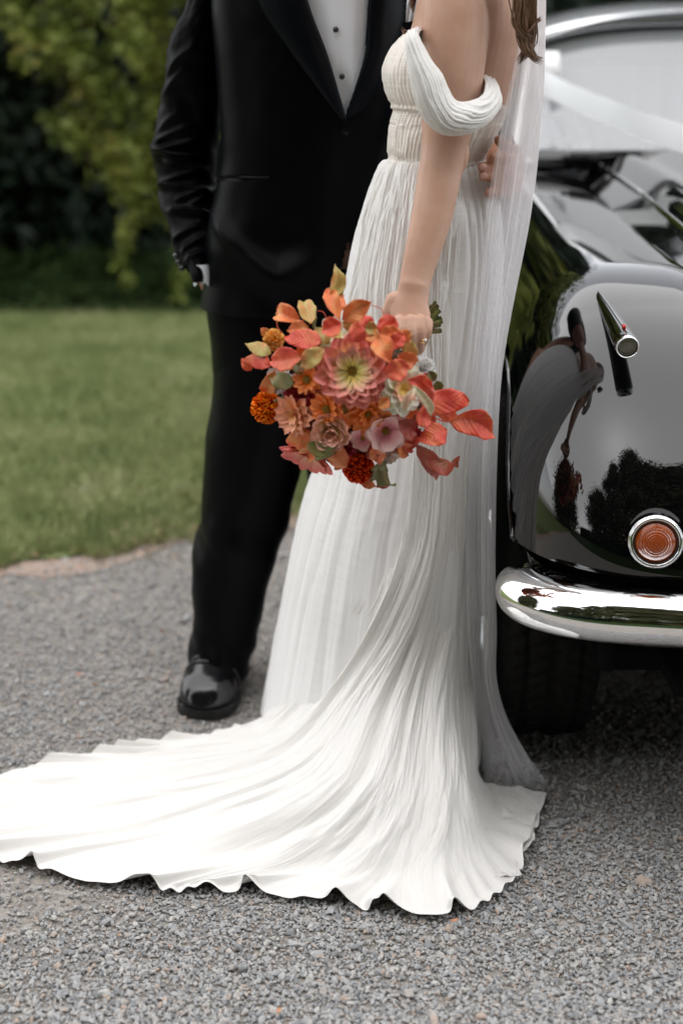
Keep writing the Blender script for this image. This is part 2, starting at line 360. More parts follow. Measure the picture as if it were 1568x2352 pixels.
n = 420; X = rng.uniform(-1.9, .8, n); Y = edge_Y(X)+rng.normal(.0, .13, n)
q = rng.random(n) < .15; Y[q] = edge_Y(X[q])+rng.random(q.sum())*2.2
X = np.concatenate([X, rng.uniform(-1, 1, 46)]); Y = np.concatenate([Y, rng.uniform(1.75, 3.3, 46)]); n = len(X)
leaf_cards('leaf_litter', np.stack([X, Y, np.full(n, .014)], -1), np.concatenate([rng.uniform(.007, .015, 420), rng.uniform(.003, .008, 46)]), M['litter'], 'pale brown dead leaves lying along the edge of the lawn', 'leaves', flat=True)
for i, (x, y, s, c, lb) in enumerate([(1043, 2115, 10, (.50, .22, .12), 'small terracotta leaf lying at the dress hem, right of the lowest scallop'), (640, 2322, 11, (.48, .24, .14), 'tan orange leaf on the gravel near the bottom edge of the view'), (182, 1550, 9, (.45, .18, .13), 'small reddish leaf on the gravel left of the black shoe')]):
    c0 = PZ(x, y, .012); s_ = mm(s, c0); u_ = np.linspace(-1, 1, 7)[:, None]; w_ = np.linspace(-1, 1, 5)[None]
    wd = np.sqrt(np.maximum(0, 1-u_**2))*.5; ang = .4+i
    gx = u_*s_+0*w_; gy = w_*wd*s_; G = np.stack([c0[0]+gx*math.cos(ang)-gy*math.sin(ang), c0[1]+gx*math.sin(ang)+gy*math.cos(ang), c0[2]+s_*.18*(u_**2+np.abs(w_))], -1)
    m = mat('fallen_leaf_%d' % i, c, .7); tag(link(grid_mesh('fallen_leaf', G), 'fallen_leaf', m), lb, 'leaf', 'single leaves fallen on the gravel')

# hedge / undergrowth behind the lawn
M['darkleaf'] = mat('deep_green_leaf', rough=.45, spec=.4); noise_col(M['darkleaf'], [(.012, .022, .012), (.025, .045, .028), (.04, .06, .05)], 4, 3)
M['limeleaf'] = mat('yellow_green_leaf', rough=.5, spec=.35); noise_col(M['limeleaf'], [(.05, .075, .015), (.13, .17, .025), (.24, .26, .05), (.26, .14, .04)], 3.2, 4, pos=[.3, .45, .6, .72])
M['bark'] = mat('bark', rough=.95); noise_col(M['bark'], [(.03, .022, .015), (.07, .055, .04)], 9, 6, stretch=(1, 1, .2)); bump(M['bark'], 20, 1, .02)
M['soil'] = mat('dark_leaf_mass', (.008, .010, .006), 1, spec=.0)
def shell(name, root, cx, cy, rx, ry, z0, z1, seed, m):
    th = np.linspace(0, 2*PI, 48, endpoint=False)[:, None]; v_ = np.linspace(0, 1, 20)[None]
    r = 1+.22*fb(np.cos(th)*2+seed, v_*4+np.sin(th)*2, seed)*2; prof = np.sqrt(np.maximum(0.02, 1-np.abs(2*v_-1)**5))
    G = np.stack([cx+rx*r*prof*np.cos(th), cy+ry*r*prof*np.sin(th), z0+(z1-z0)*v_+0*th], -1)
    return part(grid_mesh(name, G, wu=True), name, m, root)
def foliage_points(n, cx, cy, rx, ry, z0, z1, front=True):
    th = rng.uniform(PI, 2*PI, n) if front else rng.uniform(0, 2*PI, n); v_ = rng.random(n); r = 1+rng.normal(0, .13, n)
    prof = np.sqrt(np.maximum(.02, 1-np.abs(2*v_-1)**5)); return np.stack([cx+rx*r*prof*np.cos(th), cy+ry*r*prof*np.sin(th), z0+(z1-z0)*v_], -1)
hl = ['dark evergreen shrub at the far left behind the lawn', 'dark evergreen shrub behind the groom in his black jacket', 'dark evergreen bush behind the standing couple', 'dark evergreen tree beyond the roof of the black car', 'dark evergreen tree beyond the windscreen side of the car']
for i, (cx, cy, rx, ry, z1) in enumerate([(-2.6, 9.2, 1.5, 1.3, 4.2), (-.6, 9.6, 1.5, 1.4, 4.4), (1.4, 10.2, 1.5, 1.4, 2.9), (3.6, 12.5, 2.0, 1.6, 2.9), (6.6, 13.0, 2.2, 1.6, 3.1)]):
    r = thing('evergreen_shrub', (cx, cy, 0), hl[i], 'shrub', 'evergreens behind the lawn')
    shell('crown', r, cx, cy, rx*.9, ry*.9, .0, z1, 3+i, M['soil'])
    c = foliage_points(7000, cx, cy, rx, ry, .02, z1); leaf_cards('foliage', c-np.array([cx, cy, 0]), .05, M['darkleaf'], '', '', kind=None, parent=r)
    part(MB().tube([(cx, cy, 0), (cx+.05, cy, z1*.5), (cx, cy, z1*.8)], [.12, .09, .04], 10), 'trunk', M['bark'], r)
def hedge(name, x0, x1, Y, h, label, cat='hedge', face=-1, n=9000, m=None, base='darkleaf'):
    r = thing(name, ((x0+x1)/2, Y, 0), label, cat); q = np.linspace(0, 1, 60)[:, None]; a = np.linspace(0, PI, 16)[None]
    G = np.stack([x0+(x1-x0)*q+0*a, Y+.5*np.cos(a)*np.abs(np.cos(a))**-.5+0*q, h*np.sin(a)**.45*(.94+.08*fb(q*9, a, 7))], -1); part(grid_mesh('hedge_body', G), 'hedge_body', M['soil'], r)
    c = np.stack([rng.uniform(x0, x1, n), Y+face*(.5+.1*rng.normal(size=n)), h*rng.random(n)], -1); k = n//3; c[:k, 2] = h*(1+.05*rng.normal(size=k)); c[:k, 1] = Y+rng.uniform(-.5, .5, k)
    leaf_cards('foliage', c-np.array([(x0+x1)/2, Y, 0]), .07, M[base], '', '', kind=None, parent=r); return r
hedge('low_hedge', -4.2, 2.2, 9.0, 1.5, 'low dark hedge under the hanging yellow green sprays', n=9000)
hedge('clipped_hedge', -9, 10, 13.8, 2.5, 'long dark hedge closing the garden behind all the shrubs')
hedge('clipped_hedge', -14, 14, -6.0, 1.9, 'dark hedge behind the photographer, mirrored low in the wing', face=1, n=16000)
# lime-leaved tree whose branches hang in front of the evergreens
tree = thing('overhanging_tree', (-2.0, 8.4, 0), 'yellow green tree with leafy sprays hanging over the dark shrubs at upper left', 'tree')
mb = MB(); mb.tube([(-2.9, 8.3, 0), (-2.9, 8.2, 1.5), (-2.6, 8.1, 2.6), (-2.0, 7.9, 3.3), (-1.0, 7.6, 3.4)], [.12, .10, .08, .05, .02], 10)
part(mb, 'trunk', M['bark'], tree)
mb = MB(); pts = []
left = lambda y: np.interp(y, [-60, 60, 130, 230, 330, 420, 520, 650], [-60, 10, 40, 60, 160, 235, 262, 285])
right = lambda y: np.interp(y, [-60, 250, 400, 520, 650], [520, 520, 430, 330, 318])
def clump(n, px, py, Y, r):
    c = P(px, py, Y); d = rng.normal(size=(n, 3)); d /= np.linalg.norm(d, axis=1, keepdims=True); return c+d*(r*rng.random(n)**.5)[:, None]*np.array([1, .8, 1.1])
cnt = 0
while cnt < 150:
    y = rng.uniform(-70, 420)**1.0; x = rng.uniform(-60, 520)
    if not (left(y) < x < right(y)): continue
    if fb(np.array(x/75.), np.array(y/75.), 31) < -.10 - .0*y: continue
    if y > 250 and rng.random() < .35: continue
    pts.append(clump(52, x, y, rng.uniform(6.9, 7.7), .10)); cnt += 1
for (x, y, k, r) in [(300, 450, 60, .09), (320, 480, 60, .09), (268, 410, 40, .06), (290, 520, 50, .06), (285, 560, 40, .05), (278, 600, 45, .055), (292, 640, 30, .04), (400, 330, 90, .12), (430, 400, 90, .12), (400, 470, 90, .11), (370, 440, 60, .09), (420, 640, 50, .07), (425, 560, 40, .07), (410, 690, 30, .05), (350, 380, 70, .09), (330, 350, 60, .08), (340, 260, 60, .1)]:
    pts.append(clump(k, x, y, 7.1, r))
leaf_cards('foliage', np.concatenate(pts)-np.array([-2.0, 8.4, 0]), .023, M['limeleaf'], '', '', kind=None, parent=tree, thin=.6)
# canopy above the view that keeps the undergrowth in shade
c = np.stack([rng.uniform(-4.5, .2, 11000), rng.uniform(7.0, 10.5, 11000), rng.uniform(1.9, 3.1, 11000)], -1); c[:, 2] += np.maximum(0, 7.9-c[:, 1])*.9
leaf_cards('canopy', c-np.array([-2.0, 8.4, 0]), .075, M['limeleaf'], '', '', kind=None, parent=tree, thin=.6)
for k in range(9):
    x = rng.uniform(60, 420); a = P(x, -200, 7.4); b = P(x+rng.uniform(-40, 40), rng.uniform(100, 420), 7.3); mb = MB()
    mb.tube([a, (a+b)/2+np.array([.03, 0, 0]), b], [.012, .008, .004], 6); part(mb, 'branch', M['bark'], tree)
# low plants at the lawn's far side
X = rng.uniform(-2.6, 2.4, 14000); Y = rng.uniform(7.0, 8.2, 14000)
M['lowleaf'] = mat('ground_ivy', rough=.8, spec=.15); noise_col(M['lowleaf'], [(.012, .026, .006), (.028, .052, .012)], 5, 3)
leaf_cards('ground_cover', np.stack([X, Y, (Y-7.0)*.14*rng.random(14000)+.02], -1), .035, M['lowleaf'], 'low dark green ground cover between lawn and shrubs', 'ground cover')

# lawn behind the photographer, its shade put into the colour to darken reflections
xs2 = np.linspace(-20, 20, 40)[:, None]; y2 = np.linspace(-40, .25, 40)[None]
sheet('back_lawn', np.stack([xs2+0*y2, y2+0*xs2, .0+0*xs2*y2], -1), M['lowleaf'])
# trees behind the camera: seen mirrored in the car
M['tallleaf'] = mat('tall_tree_leaf', rough=.6); noise_col(M['tallleaf'], [(.02, .03, .008), (.06, .065, .018), (.13, .10, .03)], .6, 4)
tl = ['tall slender tree seen mirrored at the left of the wing', 'tall bushy tree mirrored in the middle of the wing', 'slightly lower tree between two taller ones behind the photographer', 'broad tree mirrored right of the middle of the wing', 'round low tree mirrored at the right of the wing', 'tall tree standing far left behind the photographer', 'tall tree standing far right behind the photographer', 'distant leaning tree behind the photographer']
for i, (cx, cy, h, rx) in enumerate([(-4.2, -9, 19.0, 2.6), (-.3, -7, 19.0, 2.4), (2.0, -7.5, 15.5, 2.2), (4.4, -8, 16, 2.3), (7.2, -8, 12.0, 2.6), (-8, -8, 11, 3.2), (11, -9, 9.5, 3.0), (-12, 0, 9, 3.0)]):
    r = thing('tall_tree', (cx, cy, 0), tl[i], 'tree', 'trees behind the photographer')
    part(MB().tube([(cx, cy, 0), (cx+.1, cy, h*.45), (cx-.1, cy, h*.9)], [.2, .14, .04], 8), 'trunk', M['bark'], r)
    cl = []
    for j in range(200):
        z = h*(.0+.98*rng.random()); rr = rx*(.25+.75*math.sin(PI*min(.62, (1.02-z/h)*.9)))*rng.random()**.5; a = rng.random()*6.28
        q = np.array([cx+rr*math.cos(a), cy+rr*math.sin(a), z]); d = rng.normal(size=(130, 3)); cl.append(q+d*np.array([.5, .5, .40]))
    leaf_cards('crown', np.concatenate(cl)-np.array([cx, cy, 0]), .15, M['tallleaf'], '', '', kind=None, parent=r, thin=.6)

# ================================================================== CAR
car = thing('vintage_car', (1.12, 4.0, 0), 'glossy black vintage saloon with chrome bumper and amber indicator parked on the gravel', 'car')
CX = 1.12; WC = (2.60, .33); WR = .33
crest = lambda Y: np.interp(Y, [2.0, 2.1, 2.2, 2.35, 2.5, 2.8, 3.2, 3.7, 4.5, 6.4], [.765, .80, .832, .872, .898, .93, .955, .97, .97, .93])
def wing(sgn):
    # u runs from the nose back, a around the section
    nu, na = 150, 96; u = np.linspace(0, 1, nu)**1.7; Yn = 2.035; Yend = 3.9
    Y = Yn+(Yend-Yn)*u; cap = np.clip((Y-Yn)/.34, 0, 1); cap = (1-(1-cap)**2.6)**(1/2.5); cap = np.maximum(cap, 1e-3)
    a = np.linspace(0, 2*PI, na, endpoint=False)
    ca, sa = np.cos(a), np.sin(a); ex = 2/2.95
    cx_ = np.sign(ca)*np.abs(ca)**ex; sz = np.sign(sa)*np.abs(sa)**ex
    zc = .515; up = (crest(Y+.05)-zc); X = (cap[:, None]*.265*cx_[None]); 
    cx_ = np.where(sa < 0, np.sign(ca)*np.abs(ca)**.35, cx_); X = (cap[:, None]*.265*cx_[None])
    up = .390+.064*np.clip((Y-2.4)/1.3, 0, 1); yz = np.clip((Y-Yn)/.56, 0, 1); capz = (1-(1-yz)**1.9)**.60
    Z = zc+np.where(sz[None] > 0, (capz*up)[:, None]*sz[None], (cap*.10)[:, None]*sz[None])
    # the flank tucks in a little toward the nose and leans with height
    X = X*(1-.08*np.clip((Z-zc)/.40, 0, 1))
    G = np.stack([X, np.repeat(Y[:, None], na, 1), Z], -1)
    return G
Gw = wing(1)
for sgn in (-1, 1):
    G = Gw.copy(); G[..., 0] = CX+sgn*(.585-G[..., 0]*-1*1)*1.0 if sgn > 0 else CX-.585+Gw[..., 0]*1.0
    if sgn > 0: G[..., 0] = CX+.585-Gw[..., 0]
    rr = np.hypot(G[..., 1]-WC[0], G[..., 2]-.32); outer = (Gw[..., 0] < .02)
    mask = ~((rr < .425) & outer) & (G[..., 2] > .512)
    part(grid_mesh('front_wing', G, wv=True, mask=mask), 'front_wing', M['paint'], car)
    # arch lip follows the cut edge of the wing skin
    xo = CX+sgn*.815; pp = []
    half_ = (Gw[0, :, 0] <= 0)
    for y_ in np.linspace(WC[0]-.39, WC[0]+.39, 60):
        z_ = .32+math.sqrt(.425**2-(y_-WC[0])**2); z_ = max(z_, .514); k_ = int(np.argmin(np.abs(Gw[:, 0, 1]-y_))); rg = Gw[k_]; sel = (rg[:, 0] < 0) & (rg[:, 2] > .50-.1)
        o_ = np.argsort(rg[sel, 2]); xx_ = float(np.interp(z_, rg[sel, 2][o_], rg[sel, 0][o_])); pp.append((CX+sgn*.585-sgn*xx_*-1 if sgn < 0 else CX+.585-xx_, y_, z_))
        if sgn < 0: pp[-1] = (CX-.585+xx_, y_, z_)
    part(MB().tube(pp, .0045, 8), 'arch_lip', M['paint'], car)
    # inner arch liner
    y_ = np.linspace(0, PI, 30)[:, None]; x_ = np.linspace(.04, .36, 4)[None]
    G = np.stack([xo-sgn*x_+0*y_, WC[0]-.40*np.cos(y_)+0*x_, .34+.36*np.sin(y_)+0*x_], -1); part(grid_mesh('wheel_arch', G), 'wheel_arch', M['darkmetal'], car)
# body centre: bonnet, nose, cowl
xs = np.linspace(-.56, .56, 90)[:, None]; vs = np.linspace(0, 1, 80)[None]
Y = 2.14+(3.82-2.14)*vs; t = np.clip((Y-2.14)/.5, 0, 1)
zb = crest(Y)-.03; crown = .115*(1-(np.abs(xs)/.56)**2.4)*(.45+.55*t); ridge = .018*np.exp(-((np.abs(xs)-.40)/.035)**2)*t
Z = zb+crown+ridge-.16*(1-np.clip((Y-2.14)/.16, 0, 1))**2.2; G = np.stack([CX+xs+0*vs, Y+0*xs, Z], -1)
part(grid_mesh('bonnet', G), 'bonnet', M['paint'], car)
mb = MB(); mb.tube([(CX, 2.2, zof(600, 2.2)*0+.92), (CX, 2.6, 1.005), (CX, 3.2, 1.045), (CX, 3.75, 1.06)], .008, 8); part(mb, 'bonnet_strip', M['chrome'], car)
# chrome bonnet edge beads
for sg in (-1, 1):
    yy = np.linspace(2.3, 3.75, 30); pp = [(CX+sg*(.455), y_, float(crest(y_))-.03+.115*(1-(.455/.56)**2.4)*(.45+.55*min(1, (y_-2.14)/.5))+.006) for y_ in yy]
    part(MB().tube(pp, .005, 8), 'chrome_bead', M['chrome'], car)
# nose panel with grille
mb = MB(); xs = np.linspace(-.62, .62, 40)[:, None]; zz = np.linspace(.46, .80, 20)[None]
G = np.stack([CX+xs+0*zz, 2.09+.10*(np.abs(xs)/.6)**2+.12*np.clip((zz-.62)/.2, 0, 1)**2, zz+0*xs], -1); part(grid_mesh('nose_panel', G), 'nose_panel', M['paint'], car)
for k in range(9): part(MB().box((CX-.12+.03*k, 2.05, .68), (.006, .05, .26)), 'grille_bar', M['chrome'], car)
for sg in (-1, 1):
    part(MB().ball((CX+sg*.36, 2.08, .70), (.088, .05, .088), 24, 12), 'headlight', M['clear_lens'], car)
    part(MB().tube([(CX+sg*.36+.092*math.cos(a_), 2.075, .70+.092*math.sin(a_)) for a_ in np.linspace(0, 2*PI, 33)], .008, 8), 'headlight_rim', M['chrome'], car)
# rear body, doors and roof
ys = np.linspace(3.85, 6.5, 60)[:, None]; a = np.linspace(-.08, PI+.08, 60)[None]
tail = 1-np.clip((ys-5.6)/.95, 0, 1)**2.4*.75
G = np.stack([CX+np.sign(np.cos(a))*np.abs(np.cos(a))**.55*.82*(.6+.4*tail)*-1, ys+0*a, .30+(.68*tail)*np.abs(np.sin(a))**.5*np.sign(np.maximum(np.sin(a), -1e-3))], -1)
part(grid_mesh('body_shell', G), 'body_shell', M['paint'], car)
part(MB().box((CX, 3.6, .27), (1.62, 1.9, .30)), 'sill', M['darkmetal'], car)
part(MB().box((CX, 2.88, .30), (1.16, 1.56, .03)), 'underside_shade_panel', M['darkmetal'], car)  # added panel that keeps light off the ground beneath the car
part(MB().box((CX, 4.3, .27), (1.40, 4.0, .06)), 'floor_pan', M['darkmetal'], car)
part(MB().box((CX, 3.3, .26), (1.0, 2.0, .10)), 'chassis', M['darkmetal'], car)
part(MB().box((1.28/1*0+PX(1385, 2.22, .33)[0], 2.22, .335), (.02, .10, .075)), 'tow_bracket', M['darkmetal'], car)
# roof
nx, ny = 60, 50; s_ = np.linspace(-1, 1, nx)[:, None]; q_ = np.linspace(0, 1, ny)[None]
W = .60-.04*q_; Xr = s_*W; Yr = 4.10+1.75*q_+.06*s_**2*(1-q_)-0*s_; Zr = 1.335+.075*np.sin(np.clip(q_*1.15+.12, 0, 1)*PI)**.7-.085*np.abs(s_)**3.2-.12*np.clip((q_-.7)/.3, 0, 1)**2
part(grid_mesh('roof', np.stack([CX+Xr, Yr, Zr], -1)), 'roof', M['roof_sky_tone'], car)
# windscreen
def screen(s, t):
    Wb = .66+(.585-.66)*t; x = s*Wb; y = 3.80+.34*t+.13*s**2*(1-.5*t); z = 1.015-.03*s**2*(1-t)+(1.335-1.015)*t-.055*np.abs(s)**4*t; return np.stack(np.broadcast_arrays(CX+x, y, z), -1)
s_ = np.linspace(-1, 1, 50)[:, None]; t_ = np.linspace(0, 1, 20)[None]
part(grid_mesh('windscreen', screen(s_, t_)), 'windscreen', M['glass'], car)
sb = np.linspace(-1, 1, 40)
top = screen(sb, np.ones(40)); bot = screen(sb, np.zeros(40)); tt = np.linspace(0, 1, 14)
Lf = screen(-np.ones(14), tt); Rt = screen(np.ones(14), tt)
part(MB().tube(top+np.array([0, -.006, .016]), .020, 10), 'windscreen_frame', M['chrome'], car)
part(MB().tube(top+np.array([0, -.004, -.008]), .009, 8), 'windscreen_seal', M['seal'], car)
part(MB().tube(bot+np.array([0, -.008, -.004]), .012, 8), 'windscreen_frame', M['chrome'], car)
for q in (Lf, Rt): part(MB().tube(q+np.array([0, -.004, 0]), .016, 8), 'windscreen_pillar', M['chrome'], car)
part(MB().tube([(CX-.62, 3.80, 1.0), (CX-.3, 3.73, 1.005), (CX, 3.71, 1.01), (CX+.3, 3.73, 1.005), (CX+.62, 3.80, 1.0)], .028, 10), 'cowl', M['paint'], car)
for (xa, xb) in ((1290, 1530), (1560, 1800)):
    a_ = P(xa, 362, 3.70); b_ = P(xb, 350, 3.74); w_ = part(MB().tube([a_, (a_+b_)/2+np.array([0, .0, .006]), b_], .006, 6), 'wiper', M['seal'], car)
    part(MB().box(tuple(a_+(b_-a_)*.22), (.07, .02, .02)), 'wiper_pivot', M['seal'], car)
part(MB().box(tuple(P(1262, 146, 4.04)), (.055, .002, .085), Matrix.Rotation(-.75, 3, 'X')), 'tax_disc', M['paper'], car)
# cabin
mb = MB(); xs = np.linspace(-.62, .62, 200)[:, None]; zz = np.linspace(.6, 1.22, 12)[None]
G = np.stack([CX+xs+0*zz, 5.15+.12*(zz-.6)-.012*np.abs(np.sin(xs*38))**.7, zz-.04*np.abs(xs)**2], -1); part(grid_mesh('rear_seat', G), 'rear_seat', M['seat'], car)
for sg in (-1, 1):
    xs = np.linspace(-.25, .25, 80)[:, None]; zz = np.linspace(.55, 1.08, 10)[None]
    G = np.stack([CX+sg*.32+xs*(1-.1*zz)+0*zz, 4.62+.10*(zz-.6)-.010*np.abs(np.sin(xs*44))**.7, zz-.2*np.abs(xs)**2], -1); part(grid_mesh('front_seat', G), 'front_seat', M['seat'], car)
part(MB().box((CX, 4.02, .96), (1.28, .2, .05)), 'dashboard', M['darktrim'], car)
c_ = P(1262, 342, 4.05); mb = MB(); mb.tube([(c_[0]+.105*math.cos(q), c_[1]+.04*math.sin(q), c_[2]+.09*math.sin(q)) for q in np.linspace(0, 2*PI, 40)], .009, 8)
for q in (.5, 2.6, 4.7): mb.tube([tuple(c_), (c_[0]+.10*math.cos(q), c_[1]+.04*math.sin(q), c_[2]+.09*math.sin(q))], .006, 6)
part(mb, 'steering_wheel', M['panel'], car)
a_ = P(1236, 200, 4.30); b_ = P(1308, 372, 4.10); part(MB().tube([a_, b_], .024, 4), 'dark_cabin_bar', M['darktrim'], car)  # dark slanting bar just behind the windscreen
part(MB().tube([P(1250, 276, 4.45), P(1420, 268, 5.0)], .008, 6), 'door_rail', M['panel'], car)
# wheel
tyre = MB()
def wheel(cx, cy):
    w = thing_part = bpy.data.objects.new('wheel', None); COL.objects.link(w); w.parent = car; w.location = (cx-1.12, cy-4.0, WR); return w
def tyre_mesh():
    na, nb = 260, 40; a = np.linspace(0, 2*PI, na, endpoint=False)[:, None]; b = np.linspace(-1, 1, nb)[None]
    w = .098; x = np.sign(b)*np.abs(b)**.8*w; r = WR-.11*np.clip((np.abs(b)-.72)/.28, 0, 1)**1.6-.008*np.abs(b)**3
    x = x*(1+.05*np.clip((np.abs(b)-.7)/.3, 0, 1))
    groove = sum(np.exp(-((b-c)/.045)**2) for c in (-.42, 0, .42))
    sip = (np.abs(((a/(2*PI)*64+np.abs(b)*1.6) % 1)-.5) < .13)*(np.abs(b) < .88)
    r = r-.009*np.clip(groove, 0, 1)-.006*sip
    return np.stack([x+0*a, r*np.sin(a), r*np.cos(a)], -1)
TG = tyre_mesh(); tm = grid_mesh('tyre', TG, wu=True); tm.materials.append(M['rubber'])
rm = MB(); rm.tube([(-.09, 0, 0), (.09, 0, 0)], [.225, .225], 40); rm = rm.mesh('rim'); rm.materials.append(M['chrome'])
hm = MB().ball((0, 0, 0), (.03, .11, .11), 24, 10).mesh('hub_cap'); hm.materials.append(M['chrome'])
for (cx, cy) in ((.375, WC[0]), (CX*2-.375, WC[0]), (.39, 5.35), (CX*2-.39, 5.35)):
    w = wheel(cx, cy); link(tm, 'tyre', None, w); link(rm, 'rim', None, w); h_ = link(hm, 'hub_cap', None, w); h_.location = (-.09 if cx < CX else .09, 0, 0)
# bumper: swept D-section that wraps around the corner
def bumper():
    path = [(.325, 2.225), (.300, 2.185), (.288, 2.13), (.310, 2.072), (.375, 2.030), (.47, 2.010), (.62, 1.992), (.80, 1.982), (1.12, 1.978)]
    p = spline(path, 90); p = np.concatenate([p, [[2.24-x, y] for x, y in p[::-1][1:]]])
    t = np.gradient(p, axis=0); t /= np.linalg.norm(t, axis=1, keepdims=True); nrm = np.stack([t[:, 1]*1, -t[:, 0]], -1)
    prof = []
    for q in np.linspace(-PI/2*1.35, PI/2*1.35, 36): prof.append((.046*math.cos(q), .043*math.sin(q)))
    n = len(p); G = np.zeros((n, 36, 3)); arc = np.minimum(np.arange(n), np.arange(n)[::-1])/26.
    sc_ = np.sqrt(np.clip(arc, 0.05, 1))
    for j, (d, z) in enumerate(prof):
        # outward normal points to -Y at the front and -X on the near flank
        G[:, j, 0] = p[:, 0]+nrm[:, 0]*d*1*sc_; G[:, j, 1] = p[:, 1]+nrm[:, 1]*d*sc_; G[:, j, 2] = .462-.012*(1-sc_)+z*sc_
    return G
Gb = bumper(); bo = part(grid_mesh('bumper', Gb), 'bumper', M['chrome'], car); so = bo.modifiers.new('thickness', 'SOLIDIFY'); so.thickness = .004; so.offset = -1 
# valance between wing and bumper
xs = np.linspace(0, 1, 60)[:, None]; zz = np.linspace(0, 1, 10)[None]
pth = spline([(.300, 2.30), (.310, 2.17), (.36, 2.09), (.50, 2.05), (.75, 2.05), (1.12, 2.05), (1.74, 2.05), (1.93, 2.17)], 60)
G = np.stack([pth[:, 0][:, None]+.03*zz, pth[:, 1][:, None]+.03*zz**2, .500-.12*zz+0*xs], -1); part(grid_mesh('valance', G), 'valance', M['paint'], car)
# wing-top side lamp pod
def lamp_pod(sg):
    bk = P(1363, 662, 2.50); fr_ = P(1440, 797, 2.205); bk[2] = float(crest(2.5))-.004
    ax = fr_-bk; Ln = np.linalg.norm(ax); n = 26; tt = np.linspace(0, 1, n); pts = bk+ax*tt[:, None]; pts[:, 2] -= .010*(1-tt)
    r = .0015+.0180*tt**.7; r[-1] = .0172
    if sg > 0: pts[:, 0] = 2*CX-pts[:, 0]
    pod = part(MB().tube(pts, r, 20), 'lamp_pod', M['paint'], car)
    d = ax/Ln*np.array([sg*-1, 1, 1]); s0 = np.cross(d, [0, 0, 1]); s0 /= np.linalg.norm(s0); u0 = np.cross(s0, d); q = np.linspace(0, 2*PI, 40, endpoint=False)[:, None]
    pr = [(.0178, -.006), (.0184, 0), (.0182, .003), (.0174, .0042), (.0164, .004), (.0155, .002), (.0150, -.002)]
    G = np.stack([pts[-1]+R_*(np.cos(q)*s0+np.sin(q)*u0)+h_*d for R_, h_ in pr], 1); part(grid_mesh('lamp_rim', G, wu=True), 'lamp_rim', M['chrome'], car)
    # lens with rings
    s0 = np.cross(d, [0, 0, 1]); s0 /= np.linalg.norm(s0); u0 = np.cross(s0, d); rr_ = np.linspace(0, .0152, 22)[:, None]; aa = np.linspace(0, 2*PI, 36, endpoint=False)[None]
    hgt = .0015*(1-(rr_/.0152)**2)+.0006*np.sin(rr_/.0152*24)
    G = pts[-1]+rr_[..., None]*(np.cos(aa)[..., None]*s0+np.sin(aa)[..., None]*u0)+hgt[..., None]*d; part(grid_mesh('lamp_lens', G, wv=True), 'lamp_lens', M['clear_lens'], car)
    # spine and red tell-tale
    part(MB().tube(pts[2:-1]+np.array([0, 0, 1])*r[2:-1, None]*.97, .0016, 8), 'pod_spine', M['paint'], car)
    part(MB().box(tuple(pts[-4]+np.array([0, 0, r[-4]+.002])), (.005, .009, .007)), 'tell_tale', M['redlens'], car)
lamp_pod(-1)
# amber indicator
ic = P(1505, 1246, 2.03); ir = mm(60, ic)
ax = np.array([-.16, -.97, .10]); ax /= np.linalg.norm(ax); s0 = np.cross(ax, [0, 0, 1]); s0 /= np.linalg.norm(s0); u0 = np.cross(s0, ax)
part(MB().tube([ic-ax*.10, ic-ax*.05, ic-ax*.02, ic-ax*.004], [ir*1.5, ir*1.22, ir*1.10, ir*1.05], 40), 'indicator_pod', M['paint'], car)
def ring(c, ax, s0, u0, R, r, name, m, n=48):
    pts = [c+R*(math.cos(q)*s0+math.sin(q)*u0) for q in np.linspace(0, 2*PI, n+1)[:-1]]
    G = np.zeros((n, 12, 3))
    for i, p in enumerate(pts):
        d = (p-c)/np.linalg.norm(p-c)
        for j in range(12): G[i, j] = p+r*(math.cos(j*PI/6)*d+math.sin(j*PI/6)*ax)
    return part(grid_mesh(name, G, wu=True, wv=True), name, m, car)
ring(ic, ax, s0, u0, ir*.93, ir*.085, 'indicator_rim', M['chrome']); ring(ic-ax*.004, ax, s0, u0, ir*.99, ir*.06, 'indicator_rim', M['chrome'])
ring(ic+ax*.001, ax, s0, u0, ir*.83, ir*.035, 'indicator_seal', M['seal'])
rr_ = np.linspace(0, ir*.82, 60)[:, None]; aa = np.linspace(0, 2*PI, 60, endpoint=False)[None]; qn = rr_/(ir*.82)
hgt = .013*(1-qn**2.2)+.0007*np.abs(np.sin(qn*26))*(qn < .62)+.0006*(np.abs(qn-.66) < .03)
G = ic+rr_[..., None]*(np.cos(aa)[..., None]*s0+np.sin(aa)[..., None]*u0)+(hgt-.002)[..., None]*ax
part(grid_mesh('indicator_lens', G, wv=True), 'indicator_lens', M['amber'], car)
M['amberletter'] = mat('moulded_amber', (.62, .16, .03), .3)
def arc_text(txt, R, a0, da, flip):
    mb = MB()
    for i, ch in enumerate(txt):
        if ch == ' ': continue
        cu = bpy.data.curves.new('t', 'FONT'); cu.body = ch; cu.size = .0075; cu.extrude = .0004; cu.align_x = 'CENTER'
        o = bpy.data.objects.new('t', cu); me = o.to_mesh(); a = a0+da*i
        rad = math.cos(a)*s0+math.sin(a)*u0; tan = (-math.sin(a)*s0+math.cos(a)*u0)*(-1); o_ = rad
        if flip: rad = -rad; tan = -tan; base = ic+o_*(R+.005)
        else: base = ic+o_*R
        base = base+ax*(.0072-.0)
        V = [base+tan*v_.co.x+rad*v_.co.y+ax*(v_.co.z) for v_ in me.vertices]; mb.add(V, [tuple(p_.vertices) for p_ in me.polygons])
        o.to_mesh_clear(); bpy.data.objects.remove(o); bpy.data.curves.remove(cu)
    return mb
